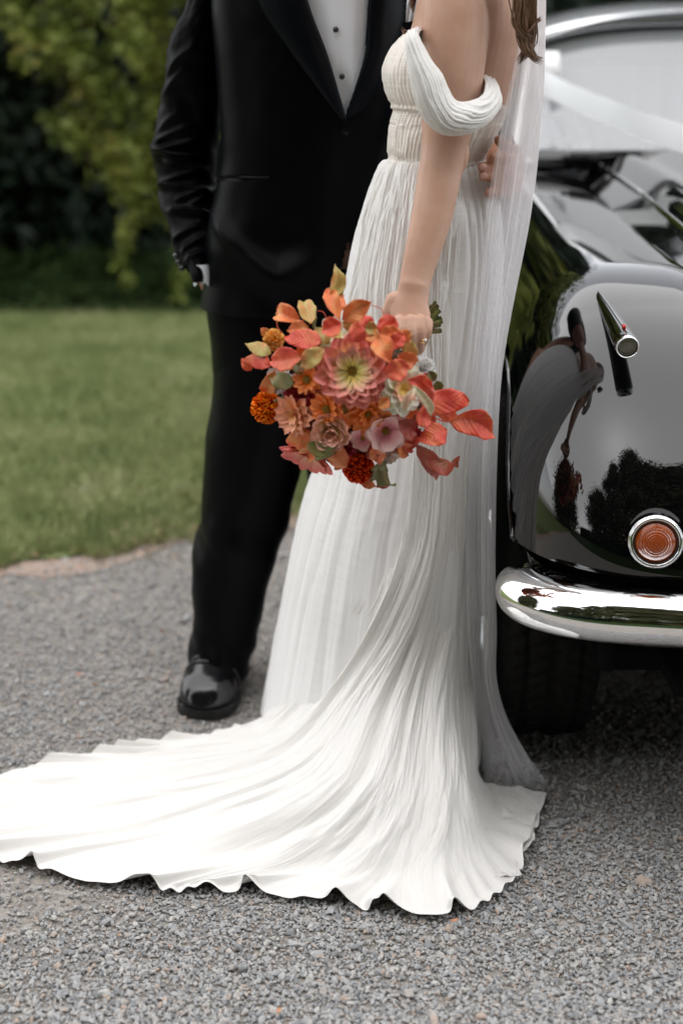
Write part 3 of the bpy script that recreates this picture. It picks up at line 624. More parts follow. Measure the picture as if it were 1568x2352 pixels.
# s0 points to the photograph's left or right; choose reading direction from it
sgn_ = -1 if s0[0] > 0 else 1
mbt = arc_text('LUCAS L594', ir*.60, PI/2+.95*(1 if s0[0] > 0 else -1), .21*sgn_, False)
part(mbt, 'lens_lettering', M['amberletter'], car)
# ribbon tied from the windscreen corner to the grille
rb = [P(1215, 172, 3.93), P(1290, 212, 3.82), P(1400, 258, 3.55), P(1567, 318, 3.15)]
rb.append(np.array([CX, 2.30, .99])); rb.append(np.array([CX+.02, 2.07, .84])); c_ = spline(np.array(rb), 60); up = np.array([.0, .35, .94]); n_ = len(c_)
t = np.gradient(c_, axis=0); t /= np.linalg.norm(t, axis=1, keepdims=True); wv = up-t*(t@up)[:, None]; wv /= np.linalg.norm(wv, axis=1, keepdims=True)
jj = np.linspace(-1, 1, 9)[None, :, None]; G = c_[:, None]+wv[:, None]*jj*.029+np.array([0, -.004, 0])*(1-jj**2)
tag(link(grid_mesh('wedding_ribbon', G), 'wedding_ribbon', M['ribbon']), 'wide white ribbon stretched diagonally from the windscreen over the black bonnet', 'ribbon')

# ================================================================== PEOPLE
def body_mesh(mb, voxel, name, m, root, smooth=6):
    o = part(mb, name, m, root); r = o.modifiers.new('remesh', 'REMESH'); r.mode = 'VOXEL'; r.voxel_size = voxel; r.use_smooth_shade = True
    s = o.modifiers.new('smooth', 'SMOOTH'); s.iterations = smooth; s.factor = .5
    return o
def limb(mb, pts, rad, n=20, side=None, flat=1.0, k=24):
    """pts (px,py,Y) or world arrays; rad in metres; smooth resample, rounded ends"""
    p = np.array(pts, float); r = np.array(rad, float)
    if len(p) > 2: p = spline(p, k); r = spline(r, k); 
    if hasattr(flat, '__len__'):
        flat = spline(np.array(flat, float), len(p))
    pp, rr = rounded(p, r)
    if hasattr(flat, '__len__'): flat = np.concatenate([[flat[0]]*3, flat, [flat[-1]]*3])
    mb.tube(pp, rr, n, True, side, flat)
def loft(rows, nv, na, ex=2.0, zc=None):
    """rows: (z, xl, Yl, xr, Yr, ry) with xl, xr in photo units at that height"""
    R_ = interp_rows(rows, nv); a = np.linspace(0, 2*PI, na, endpoint=False)
    ca = np.sign(np.cos(a))*np.abs(np.cos(a))**(2/ex); sa = np.sign(np.sin(a))*np.abs(np.sin(a))**(2/ex)
    G = np.zeros((nv, na, 3))
    for i, (z, xl, Yl, xr, Yr, ry) in enumerate(R_):
        pl = PX(xl, Yl, z); pr = PX(xr, Yr, z); c = (pl+pr)/2; h = (pr-pl)/2
        G[i] = c+ca[:, None]*h+sa[:, None]*np.array([0, ry, 0])
    return G
def rw(y, xl, xr, Yc, ry, dl=0, dr=0): return (zof(y, Yc), xl, Yc+dl, xr, Yc+dr, ry)
def displace(G, h, wu=False, wv=False):
    Gp = G
    if wv: Gp = np.concatenate([G[:, -2:], G, G[:, :2]], 1)
    n = normals(Gp)
    if wv: n = n[:, 2:-2]
    return G+n*h[..., None]

# ------------------------------------------------------------------ groom
groom = thing('person', (-.14, 2.76, 0), 'man in black tuxedo and white dress shirt, right hand in his trouser pocket', 'person')
YG = 2.76
# body
mb = MB()
limb(mb, [(-.02, YG, .86), (-.01, YG, 1.0), (.0, YG, 1.15), (-.01, YG+.01, 1.32), (-.02, YG+.02, 1.44), (-.02, YG+.02, 1.52)], [.14, .135, .14, .15, .13, .07], 24, (1, 0, 0), .62)
limb(mb, [(-.02, YG+.02, 1.50), (-.02, YG, 1.64)], [.06, .055], 16)
mb.ball((-.01, YG-.02, 1.74), (.078, .095, .115), 20, 14); mb.ball((-.005, YG-.07, 1.665), (.045, .045, .04), 14, 10)
limb(mb, [(-.0, YG-.11, 1.755), (.0, YG-.125, 1.72)], [.010, .015], 8)
for sx in (-1, 1): mb.ball((-.01+sx*.078, YG-.01, 1.735), (.012, .02, .03), 10, 8)
# right arm (photo left) into the pocket
pw = P(468, 626, 2.745)
limb(mb, [(-.165, YG+.02, 1.40), P(455, 100, 2.80), P(432, 330, 2.86), P(425, 420, 2.84), P(440, 540, 2.78), pw], [.022, .022, .024, .024, .022, .022], 16)
mb2 = [P(478, 636, 2.75), P(505, 668, 2.762), P(524, 705, 2.768)]; limb(mb, mb2, [.024, .034, .034], 14, (1, 0, 0), .5)
for k in range(4): limb(mb, [P(505+k*10, 712, 2.76+.002*k), P(512+k*11, 740, 2.765), P(518+k*11, 763-abs(k-1.5)*4, 2.77)], [.009, .0085, .007], 8)
limb(mb, [P(492, 672, 2.72), P(502, 700, 2.72), P(512, 722, 2.73)], [.011, .010, .008], 8)
# left arm round her back, hand on her waist
hw = np.array([.290, 2.52, 1.085])
limb(mb, [(.17, YG+.02, 1.43), (.20, YG+.03, 1.30), (.255, 2.74, 1.17), (.275, 2.63, 1.11), hw], [.055, .048, .042, .036, .028], 16)
pal0 = P(1182, 392, 2.42); pal1 = P(1165, 402, 2.372)
limb(mb, [hw, (pal0+hw)/2, pal0, pal1], [.028, .034, .040, .036], 14, (0, 0, 1), .42)
fings = [((1160, 366), (1143, 360), (1131, 361)), ((1158, 385), (1128, 383), (1106, 384)), ((1157, 408), (1128, 405), (1108, 405)), ((1155, 432), (1136, 440), (1121, 443))]
for i, f in enumerate(fings):
    Yt = [2.352, 2.318, 2.300]
    limb(mb, [pal1+np.array([0, 0, .026-.018*i])]+[P(x, y, Y_) for (x, y), Y_ in zip(f, Yt)], [.0105, .0105, .0100, .0080], 10)
limb(mb, [pal0+np.array([0, 0, .03]), P(1160, 335, 2.36), P(1145, 322, 2.335)], [.012, .011, .009], 8)
for sx in (-1, 1): limb(mb, [(-.03+sx*.09, YG, .9), (-.05+sx*.13, YG, .5), (-.12+sx*.13+.0, YG+.02, .08)] if sx > 0 else [P(590, 640, YG), P(560, 1150, YG), P(500, 1540, YG)], [.075, .055, .035], 14)
body_mesh(mb, .0032, 'body', M['skin2'], groom, 4)
for (x, y, Y_) in ((1108, 383, 2.2935), (1110, 404, 2.2935), (1122, 442, 2.2935)):
    c = P(x, y, Y_); part(MB().ball(tuple(c), (.0062, .0018, .0048), 14, 8), 'fingernail', M['nail'], groom)
mb = MB(); mb.ball((-.01, YG+.005, 1.775), (.086, .10, .105), 20, 12); part(mb, 'hair', M['darkhair'], groom)
# trousers
rows = [rw(600, 476, 880, YG, .115), rw(700, 474, 875, YG, .12), rw(780, 484, 868, YG, .125), rw(850, 489, 860, YG, .12)]
hipG = loft(rows, 20, 80, 2.3)
part(grid_mesh('trouser_seat', hipG, wv=True), 'trousers', M['suit'], groom)
def leg(rows, name, crease=True):
    G = loft(rows, 150, 72, 2.15); z = G[..., 2]; a = np.linspace(0, 2*PI, 72, endpoint=False)[None]
    h = .004*fb(np.cos(a)*1.4+3+0*z, z*7+np.sin(a)*1.2, 41)+.007*np.exp(-((z-.33)/.05)**2)*np.sin(a*3+z*38)*(z < .6)
    h += .006*np.exp(-((np.sin(a)+1)/.03))*crease
    hem = np.clip((.16-z)/.10, 0, 1); h += .004*hem*np.sin(a*4+z*90)
    G = displace(G, h, wv=True); o = part(grid_mesh(name, G, wv=True), 'trouser_leg', M['suit'], groom); return o
leg([rw(690, 476, 800, YG, .115), rw(780, 487, 790, YG, .118), rw(850, 490, 765, YG, .118), rw(920, 487, 735, YG, .115), rw(1000, 473, 716, YG, .11), rw(1080, 469, 692, YG, .105), rw(1160, 463, 668, YG, .10), rw(1250, 448, 648, YG, .095), rw(1340, 441, 616, YG, .09), rw(1410, 447, 601, YG, .088), rw(1470, 439, 588, YG, .09), rw(1520, 433, 574, YG, .10), (zof(1552, YG), 432, YG-.02, 564, YG+.02, .105)], 'trouser_leg')
leg([rw(690, 640, 870, YG+.03, .115), rw(850, 672, 862, YG+.03, .115), rw(1000, 696, 850, YG+.04, .11), rw(1160, 712, 850, YG+.05, .10), rw(1340, 722, 850, YG+.06, .09), rw(1500, 730, 850, YG+.08, .09), rw(1530, 730, 850, YG+.08, .10)], 'trouser_leg')
# shoes: loafer with strap and thick sole
def shoe(heel, toe, w, name='shoe'):
    root = bpy.data.objects.new('shoe', None); COL.objects.link(root); root.parent = groom; h0 = Vector(heel); root.location = h0-groom.location
    ax = np.array(toe)-np.array(heel); Ln = np.linalg.norm(ax[:2]); ax = np.array([ax[0], ax[1], 0])/Ln; sd = np.array([-ax[1], ax[0], 0])
    n = 90; t = np.sin(np.linspace(0, 1, n)*PI/2)**1.0
    half = np.interp(t, [0, .04, .12, .3, .5, .68, .82, .91, .96, .985, 1], [.012, .026, .032, .033, .036, .049, .050, .043, .032, .021, .0])*w/.05
    half[1:-1] = np.convolve(half, np.ones(3)/3, 'same')[1:-1]
    top = np.interp(t, [0, .05, .3, .42, .55, .72, .86, .95, 1], [.060, .068, .085, .092, .080, .062, .052, .034, .0])
    top[:-2] = np.convolve(np.pad(top, 4, 'edge'), np.ones(9)/9, 'valid')[:-2]; top[-2] = .012; top[-1] = 0
    a = np.linspace(0, PI, 30)[None]; ex = .62
    x = half[:, None]*np.sign(np.cos(a))*np.abs(np.cos(a))**ex; z = .022+top[:, None]*np.abs(np.sin(a))**.85
    G = np.array(heel)+ax*(t*Ln)[:, None, None]+sd*x[..., None]; G[..., 2] = z+0*G[..., 2]
    part(grid_mesh('shoe_upper', G), 'shoe_upper', M['leather'], root)
    # vamp seam and strap
    def over(tt, lift, r, m, nm, a0=.1, a1=PI-.1):
        q = np.linspace(a0, a1, 30); hh = np.interp(tt, t, half); tp = np.interp(tt, t, top)
        pp = [np.array(heel)*np.array([1, 1, 0])+ax*((tt-.035*abs(math.cos(k))**2)*Ln)+sd*hh*1.02*np.sign(math.cos(k))*abs(math.cos(k))**ex+np.array([0, 0, .022+tp*abs(math.sin(k))**.85*1.0+lift]) for k in q]
        part(MB().tube(pp, r, 8), nm, m, root)
    over(.71, .002, .0030, M['leather'], 'vamp_seam')
    q = np.linspace(.08, PI-.08, 34)[:, None]; st = np.linspace(-.045, .045, 6)[None]; hh = np.interp(.62, t, half); tt_ = .62+st
    hh = np.interp(tt_, t, half); tp = np.interp(tt_, t, top)
    G = np.array(heel)*np.array([1, 1, 0])+ax*(tt_*Ln+0*q)[..., None]+sd*(hh*1.05*np.sign(np.cos(q))*np.abs(np.cos(q))**ex)[..., None]; G[..., 2] = .0255+tp*np.abs(np.sin(q))**.85
    o = part(grid_mesh('shoe_strap', G), 'shoe_strap', M['leather'], root)
    so = o.modifiers.new('thickness', 'SOLIDIFY'); so.thickness = .003
    # sole
    zz = np.array([0, .004, .018, .024])[None]; sc_ = np.array([1.06, 1.10, 1.10, 1.02])[None]
    loop = np.concatenate([np.stack([t*1.03-.01, half], -1), np.stack([t*1.03-.01, -half], -1)[::-1]])
    G = np.array(heel)*np.array([1, 1, 0])+ax*(loop[:, 0]*Ln)[:, None, None]+sd*(loop[:, 1:2]*sc_)[..., None]; G[..., 2] = zz-.001+0*G[..., 2]
    part(grid_mesh('sole', G, wu=True), 'sole', M['sole'], root)
t0_ = PZ(462, 1652, 0.0); t0_[2] = 0
shoe((t0_[0]+.045, t0_[1]+.30, 0), (t0_[0], t0_[1], 0), .058)
shoe((.18, 2.98, 0), (.15, 2.70, 0), .05)
# shirt front and collar region
rows = [rw(-90, 660, 900, 2.700, .063), rw(0, 660, 880, 2.700, .063), rw(120, 680, 870, 2.700, .062), rw(330, 700, 870, 2.705, .056)]
Gs = loft(rows, 90, 60, 2.2); zz = Gs[..., 2]; xx = Gs[..., 0]
Gs[..., 1] -= .003*np.exp(-((xx-(PX(790, 2.64, 1.2)[0]-.02))/.0035)**2)+.002*np.exp(-((xx-(PX(790, 2.64, 1.2)[0]+.016))/.0035)**2)
Gs = displace(Gs, .006*fb(xx*14, zz*9, 77), wv=True)
shirt = part(grid_mesh('shirt', Gs, wv=True), 'shirt', M['shirt'], groom)
for (x, y) in ((771, 68), (785, 176)):
    c = P(x, y, 2.636); part(MB().ball(tuple(c), (.0052, .005, .0052), 16, 10), 'stud', M['onyx'], shirt)
# jacket: torso shell open in a V over the shirt
rows = [rw(-120, 520, 930, YG, .115), rw(-60, 492, 945, YG, .125), rw(20, 486, 950, YG, .13), rw(150, 496, 935, YG, .132), rw(280, 506, 915, YG, .132), rw(360, 506, 905, YG, .130), rw(420, 498, 905, YG, .13), rw(500, 486, 905, YG, .133), rw(600, 474, 905, YG, .14), rw(665, 466, 900, YG, .145), rw(700, 462, 890, YG, .147)]
na, nv = 300, 260
G = loft(rows, nv, na, 2.35); a = np.linspace(0, 2*PI, na, endpoint=False)[None]+np.zeros((nv, 1))
pxx = 784+F*G[..., 0]/(G[..., 1]*CT+(H-G[..., 2])*ST); pyy = 1176+F*((H-G[..., 2])*CT-G[..., 1]*ST)/(G[..., 1]*CT+(H-G[..., 2])*ST)
front = np.sin(a) < -.15
h = .004*fb(pxx/120., pyy/160., 51)
# pocket drag: bunching over the hand in the pocket, running to a point at (960/..)
d1 = np.abs((pyy-500)-(pxx-495)*1.05); h += .012*np.exp(-(d1/26)**2)*np.clip((pxx-480)/40, 0, 1)*np.clip((655-pyy)/60, 0, 1)
h += .020*np.exp(-(((pxx-640)/90)**2+((pyy-640+.35*np.abs(pxx-640))/42)**2))
h += .013*np.exp(-(((pxx-520)/55)**2+((pyy-560)/60)**2))
h -= .010*np.exp(-(((pxx-660)/60)**2+((pyy-560)/55)**2))
h += .006*np.exp(-((pxx-(610+(pyy-300)*.05))/9)**2)*0
h -= .003*np.exp(-((pyy-(410-.02*(pxx-500)))/3.5)**2)*(np.abs(pxx-558) < 62)
h *= front
G = displace(G, h, wv=True)
lapL = lambda y: np.interp(y, [-200, 0, 130, 262, 285], [655, 703, 750, 790, 796]); lapR = lambda y: np.interp(y, [-200, 0, 130, 262, 285], [860, 846, 838, 792, 796])
cut = front & (pyy < 278) & (pxx > lapL(pyy)) & (pxx < lapR(pyy))
# jacket skirt cutaway below the button
cut |= front & (pyy > 560) & (np.abs(pxx-800) < (pyy-560)*.25)
jo = part(grid_mesh('jacket', G, wv=True, mask=~cut), 'jacket', M['suit'], groom); so = jo.modifiers.new('thickness', 'SOLIDIFY'); so.thickness = .003; so.offset = -1
# lapels
def surfY(px, py):                                   # jacket front surface at a photo position
    z = zof(py, 2.63); i = np.argmin(np.abs(G[:, 0, 2]-z)); r_ = G[i][np.sin(a[0]) < -.1]; k = np.argmin(np.abs((784+F*r_[:, 0]/(r_[:, 1]*CT+(H-r_[:, 2])*ST))-px)); return r_[k][1]
def lapel(inner, outer, name='lapel'):
    n = 50; ti = spline(np.array(inner, float), n); to = spline(np.array(outer, float), n); m_ = 14; Gq = np.zeros((n, m_, 3))
    for i in range(n):
        for j in range(m_):
            s = j/(m_-1); x = ti[i][0]*(1-s)+to[i][0]*s; y = ti[i][1]*(1-s)+to[i][1]*s
            Yq = surfY(x, y)-.006-.012*math.sin(PI*min(1, s*1.0))**.6*min(1, (262-y)/200.+.2)*(1 if s < 1 else 0)
            Gq[i, j] = P(x, y, Yq)
    Gq[..., 1] = np.minimum(Gq[..., 1], 5)
    k = np.ones(5)/5
    for _ in range(2): Gq[2:-2, :, 1] = sum(Gq[2+d:n-2+d, :, 1] for d in range(-2, 3))/5
    o = part(grid_mesh(name, Gq), name, M['satin'], jo); so = o.modifiers.new('thickness', 'SOLIDIFY'); so.thickness = .004; return o
lapel([(655, -200), (703, 0), (750, 130), (789, 263), (791, 272)], [(540, -200), (596, 0), (660, 105), (765, 245), (787, 272)])
lapel([(870, -200), (846, 0), (838, 120), (800, 245), (792, 272)], [(985, -200), (942, 0), (925, 75), (850, 235), (794, 275)])
part(MB().tube([P(793, 300, 2.626), P(793, 300, 2.619)], [.009, .008], 20), 'button', M['suit'], jo)
part(MB().tube([P(500, 413, surfY(500, 413)-.004), P(560, 408, surfY(560, 408)-.004), P(620, 408, surfY(620, 408)-.004)], .0035, 6), 'hip_pocket', M['suit'], jo)
# pocket square and welt
q = np.linspace(0, 1, 14)[:, None]; w_ = np.linspace(0, 1, 20)[None]
def sq(x, y, d): return np.stack([P(a_, b_, 2.598-d_) for a_, b_, d_ in zip(np.ravel(x), np.ravel(y), np.ravel(d))]).reshape(x.shape+(3,))
X_ = 931+(955-931)*w_+(1-q)*4+0*q; Y_ = -14+(54-4*w_+14)*q; D_ = .006*np.abs(np.sin(w_*7+q*2))*(1-q*.4)
part(grid_mesh('pocket_square', sq(X_, Y_, D_)), 'pocket_square', M['shirt'], groom)
X_ = 923+(958-923)*w_+0*q; Y_ = 51-3*w_+(26)*q; part(grid_mesh('breast_pocket', sq(X_, Y_, .010+0*X_)), 'breast_pocket', M['satin'], jo)
# sleeves
def sleeve(rows, name, seed):
    """rows: y, xl, xr, Yc"""
    R_ = interp_rows(rows, 220); na = 96; a = np.linspace(0, 2*PI, na, endpoint=False); G = np.zeros((220, na, 3))
    for i, (y, xl, xr, Yc) in enumerate(R_):
        pl, pr = P(xl, y, Yc), P(xr, y, Yc); c = (pl+pr)/2; rx = (pr[0]-pl[0])/2; ry = max(.035, rx*.95)
        G[i] = c+np.stack([rx*np.cos(a), ry*np.sin(a), 0*a], -1)
    return G, R_
rows = [(-90, 440, 520, 2.78), (0, 428, 512, 2.79), (80, 394, 512, 2.80), (160, 381, 508, 2.81), (260, 366, 506, 2.83), (330, 349, 502, 2.845), (350, 348, 500, 2.845), (400, 360, 497, 2.84), (450, 362, 497, 2.82), (510, 385, 494, 2.78), (580, 402, 484, 2.74), (620, 428, 475, 2.71), (643, 441, 470, 2.70)]
Gq, R_ = sleeve(rows, 's', 1); a = np.linspace(0, 2*PI, 96, endpoint=False)[None]; y_ = R_[:, 0][:, None]; xq = np.cos(a)
h = 0
# crease network: curved ridges crossing the forearm, elbow folds
for (y0, sl, cv, wd, amp, lo, hi) in [(290, -22, 30, 10, .007, -1, .3), (322, -20, 16, 8, .008, -1, .5), (348, 6, -14, 6, .010, -1, .6), (372, 14, 6, 7, .006, -.7, .8), (395, -26, 8, 6, .007, -1, .5), (425, 12, 10, 6, .008, -1, .9), (446, -24, 10, 6, .006, -.4, 1), (478, 4, 12, 6, .009, -.8, .9), (470, -30, -6, 6, .005, 0, 1), (520, -26, 14, 7, .006, -1, .6), (556, -34, 12, 8, .007, -.6, 1), (585, -20, 10, 8, .005, -.5, 1), (110, -34, 40, 16, .006, -1, .2), (150, -40, 34, 15, .005, -1, .1), (245, -30, 40, 14, .004, -1, 0)]:
    yc = y0+sl*xq+cv*xq**2; h = h+amp*np.exp(-np.abs((y_-yc)/wd)**1.3)*np.clip((xq-lo)*3, 0, 1)*np.clip((hi-xq)*3, 0, 1)*(np.sin(a) < .3)
h = h+.004*fb(xq*1.5+y_*0, y_/60., 61)
Gq = displace(Gq, h*1.5+0*y_, wv=True)
part(grid_mesh('sleeve', Gq, wv=True), 'sleeve', M['suit'], groom)
for k, (x, y) in enumerate(((416, 588), (422, 602), (430, 616))): part(MB().ball(tuple(P(x-12, y, 2.70)), (.006, .006, .006), 12, 8), 'cuff_button', M['onyx'], groom)
mb = MB(); q = np.linspace(0, 2*PI, 40, endpoint=False); c0 = P(459, 606, 2.70); c1 = P(464, 649, 2.695); G = np.stack([[c+np.array([r_*math.cos(k), r_*.8*math.sin(k), .003*math.sin(3*k)*j]) for k in q] for j, (c, r_) in enumerate(((c0, .019), ((c0+c1)/2, .018), (c1, .016)))])
part(grid_mesh('shirt_cuff', G, wv=True), 'shirt_cuff', M['shirt'], groom)
pts = np.array([(.12, YG+.02, 1.47), (.18, YG+.03, 1.34), (.235, 2.76, 1.20), (.262, 2.68, 1.13), (.275, 2.60, 1.10)]); mb = MB(); mb.tube(spline(pts, 40), spline(np.array([.085, .072, .058, .048, .040]), 40), 24); part(mb, 'sleeve', M['suit'], groom)

# ------------------------------------------------------------------ bride
bride = thing('person', (.14, 2.43, 0), 'woman in ivory off-shoulder wedding gown with long train and tulle veil holding a bouquet', 'person')
YB = 2.43
mb = MB()
def trow(y, xl, xr, ry, Yc=YB): return rw(y, xl, xr, Yc, ry)
Gt = loft([(zof(380, YB), 900, YB, 1100, YB, .10), trow(330, 897, 1126, .105), trow(250, 912, 1162, .115), trow(180, 905, 1182, .125), trow(110, 925, 1192, .13), trow(60, 945, 1198, .13), trow(0, 958, 1192, .135), trow(-70, 975, 1180, .13), trow(-120, 1010, 1150, .09), trow(-160, 1050, 1130, .05)], 60, 48, 2.1)
b0 = len(mb.v); mb.grid(Gt, False, True); mb.f.append(tuple(b0+i for i in range(48))[::-1]); mb.f.append(tuple(b0+59*48+i for i in range(48)))
limb(mb, [P(1090, -150, YB), P(1085, -230, YB)], [.048, .045], 14); mb.ball(tuple(P(1060, -330, YB)), (.085, .075, .11), 20, 14)
# near arm: (px centre, py, Y, width px)
arm = [(1052, -62, 2.335, 118), (1046, 0, 2.325, 150), (1045, 60, 2.312, 154), (1043, 120, 2.300, 148), (1037, 190, 2.290, 140), (1030, 250, 2.283, 128), (1025, 305, 2.276, 114), (1018, 355, 2.268, 102), (1009, 400, 2.260, 100), (1002, 440, 2.250, 98), (990, 500, 2.235, 94), (972, 570, 2.215, 84), (958, 625, 2.200, 75), (951, 660, 2.190, 72)]
pp = np.array([P(x, y, Y_) for x, y, Y_, w in arm]); rr = np.array([mm(w/2, P(x, y, Y_)) for x, y, Y_, w in arm])
limb(mb, pp, rr, 28, (1, 0, 0), [.9, .9, .88, .85, .85, .88, .9, .9, .85, .82, .8, .72, .62, .58], 60)
mb.ball(tuple(P(1048, 352, 2.274)), (.020, .024, .034), 16, 12)                      # soft inner elbow
# hand: back of the hand, knuckles, curled fingers
hand = [(951, 655, 2.190, 72), (947, 680, 2.184, 76), (941, 705, 2.176, 90), (943, 728, 2.168, 92), (946, 743, 2.164, 86)]
pp = np.array([P(x, y, Y_) for x, y, Y_, w in hand]); rr = np.array([mm(w/2, P(x, y, Y_)) for x, y, Y_, w in hand])
limb(mb, pp, rr, 24, (1, 0, 0), [.58, .46, .36, .32, .28], 20)
fg = [[(916, 738, 2.158), (921, 762, 2.146), (934, 787, 2.150), (946, 797, 2.176), (955, 780, 2.196)],
      [(943, 736, 2.150), (945, 766, 2.138), (949, 796, 2.146), (957, 806, 2.172), (965, 786, 2.196)],
      [(966, 735, 2.152), (966, 762, 2.141), (962, 790, 2.147), (964, 802, 2.170), (972, 782, 2.194)],
      [(983, 740, 2.160), (982, 760, 2.151), (975, 777, 2.155), (972, 786, 2.174), (978, 770, 2.192)]]
fr_ = [.0086, .0089, .0085, .0074]
for f, r in zip(fg, fr_):
    q0 = P(*f[0]); mb.ball(tuple(q0+np.array([0, .001, -.001])), (r*1.12, r*1.05, r*1.1), 12, 8)
    limb(mb, [q0]+[P(*k) for k in f[1:]], [r*1.05, r*.98, r*.95, r*.9, r*.82], 10, k=16)
limb(mb, [P(905, 690, 2.188), P(895, 725, 2.186), P(905, 757, 2.186), P(925, 775, 2.196)], [.014, .013, .011, .009], 10)   # thumb
# far arm reaching up to his shoulder
limb(mb, [(P(1020, -30, 2.54)), (.10, 2.60, 1.50), (.02, 2.66, 1.58)], [.05, .04, .03], 14)
body_mesh(mb, .0019, 'body', M['skin'], bride, 4)
# rings on the third finger
c = P(963.5, 778, 2.145); dd = P(962, 790, 2.147)-P(966, 762, 2.141); dd /= np.linalg.norm(dd)
def hoop(c, ax, R, r, nm, m, root):
    s0 = np.cross(ax, [0, 1, 0]); s0 /= np.linalg.norm(s0); u0 = np.cross(s0, ax); G = np.zeros((40, 8, 3))
    for i in range(40):
        d = math.cos(i*PI/20)*s0+math.sin(i*PI/20)*u0
        for j in range(8): G[i, j] = c+d*(R+r*math.cos(j*PI/4))+ax*r*math.sin(j*PI/4)
    return part(grid_mesh(nm, G, wu=True, wv=True), nm, m, root)
for k in (-1, 1): hoop(c+dd*.0022*k, dd, .0094, .0011, 'ring', M['gold'], bride)
gm = part(MB().ball(tuple(c+np.array([.008, -.006, -.001])), (.0028, .0028, .0028), 6, 4), 'ring_stone', M['gem'], bride); gm.data.polygons.foreach_set('use_smooth', [False]*len(gm.data.polygons))
# bodice
rowsB = [rw(374, 890, 1110, YB, .105), rw(366, 892, 1112, YB, .105), rw(345, 888, 1122, YB, .112), rw(300, 890, 1144, YB, .118), rw(270, 896, 1158, YB, .122), rw(252, 902, 1166, YB, .125), rw(240, 898, 1170, YB, .128), rw(225, 888, 1174, YB, .132), rw(200, 880, 1180, YB, .136), rw(165, 876, 1186, YB, .138), rw(135, 884, 1172, YB, .136), rw(108, 897, 1178, YB, .13), rw(88, 915, 1184, YB, .125), rw(76, 930, 1186, YB, .12)]
nv, na = 220, 420; G = loft(rowsB, nv, na, 2.15); a = np.linspace(0, 2*PI, na, endpoint=False)[None]; vv = np.linspace(0, 1, nv)[:, None]; y_ = interp_rows([[374], [366], [345], [300], [270], [252], [240], [225], [200], [165], [135], [108], [88], [76]], nv)
u = a/(2*PI)
yl = 190.+12*np.sin(a)                               # low back edge; rises to the bust on the left
dist = np.abs(np.angle(np.exp(1j*(a-PI)))); topy = np.interp(dist.ravel(), [0, .55, .9, 1.4, 2.2, PI], [78, 78, 84, 150, 232, 244])[None]
cup = (y_ < 244); seam = np.exp(-((y_-246-3*np.sin(a*3))/5)**2)*(dist < 1.25)
pl = np.abs(np.sin(PI*(u*74+.8*fb(u*20, vv*4, 5)+.35*np.sin(vv*7+u*30)*cup)))**.8
h = (.0022*pl+.0015*fb(u*90, vv*9, 6)+.003*fb(u*20, vv*14, 8)*(y_ > 280))-.0035*seam
h = h+.001*np.exp(-((y_-354)/9)**2)-.003*np.exp(-((y_-369)/4)**2)
G = displace(G, h, wv=True)
bod = part(grid_mesh('dress_bodice', G, wv=True, mask=(y_+0*a) >= topy), 'dress_bodice', M['bodice'], bride)
# off-shoulder sleeve: draped ring around the upper arm, (inner edge -> outer edge)
inn = [(962, 78, 2.262), (985, 128, 2.236), (1014, 168, 2.226), (1030, 205, 2.222), (1050, 231, 2.222), (1080, 231, 2.228), (1106, 219, 2.245), (1113, 200, 2.27), (1110, 180, 2.30), (1080, 130, 2.37), (1030, 90, 2.385), (985, 70, 2.34)]
out = [(938, 96, 2.262), (937, 150, 2.236), (948, 215, 2.226), (968, 268, 2.224), (1005, 304, 2.226), (1055, 311, 2.230), (1098, 295, 2.245), (1132, 262, 2.27), (1141, 230, 2.30), (1120, 200, 2.38), (1050, 170, 2.39), (970, 110, 2.35)]
def loopspl(p, n):
    p = np.array([P(*k) for k in p]); q = np.concatenate([p[-1:], p, p[:2]]); m = len(p); s = np.linspace(0, m, n, endpoint=False); i = s.astype(int); t = (s-i)[:, None]
    return cubic(q[i], q[i+1], q[i+2], q[(i+3) % len(q)], t)
ni, nj = 300, 70; A_ = loopspl(inn, ni); B_ = loopspl(out, ni); w_ = np.linspace(0, 1, nj)[None, :, None]
cen = np.array(P(1040, 190, 2.29)); mid = (A_+B_)/2; og = mid-cen; og /= np.linalg.norm(og, axis=1, keepdims=True); og = og*.5+np.array([0, -.8, 0]); 
G = A_[:, None]*(1-w_)+B_[:, None]*w_+og[:, None]*np.sin(PI*w_)**.7*.020
s_ = np.linspace(0, 1, ni)[:, None]; wj = np.linspace(0, 1, nj)[None]
# long folds run along the drape, fanning apart toward the arm's outer side
ph = wj*6.2+1.3*np.sin(2*PI*s_*1.0+.6)+.35*fb(s_*5, wj*2, 15)*2; fold = np.abs(np.sin(PI*ph))**.8
h = .0038*fold*np.sin(PI*wj)**.4*(.3+.7*vn(s_*6, wj*5, 16))+.0016*np.abs(np.sin(PI*ph*2.3+3*vn(s_*4, wj*2, 18)))**.7*np.sin(PI*wj)**.4+.0012*fb(s_*16, wj*14, 17)
n_ = normals(G); 
sgn = -np.sign((n_*np.array([0, 1., 0])).sum(-1).mean()); sgn = sgn if sgn != 0 else 1
G = G+n_*h[..., None]*sgn
part(grid_mesh('off_shoulder_sleeve', G, wu=True), 'off_shoulder_sleeve', M['dress'], bride)
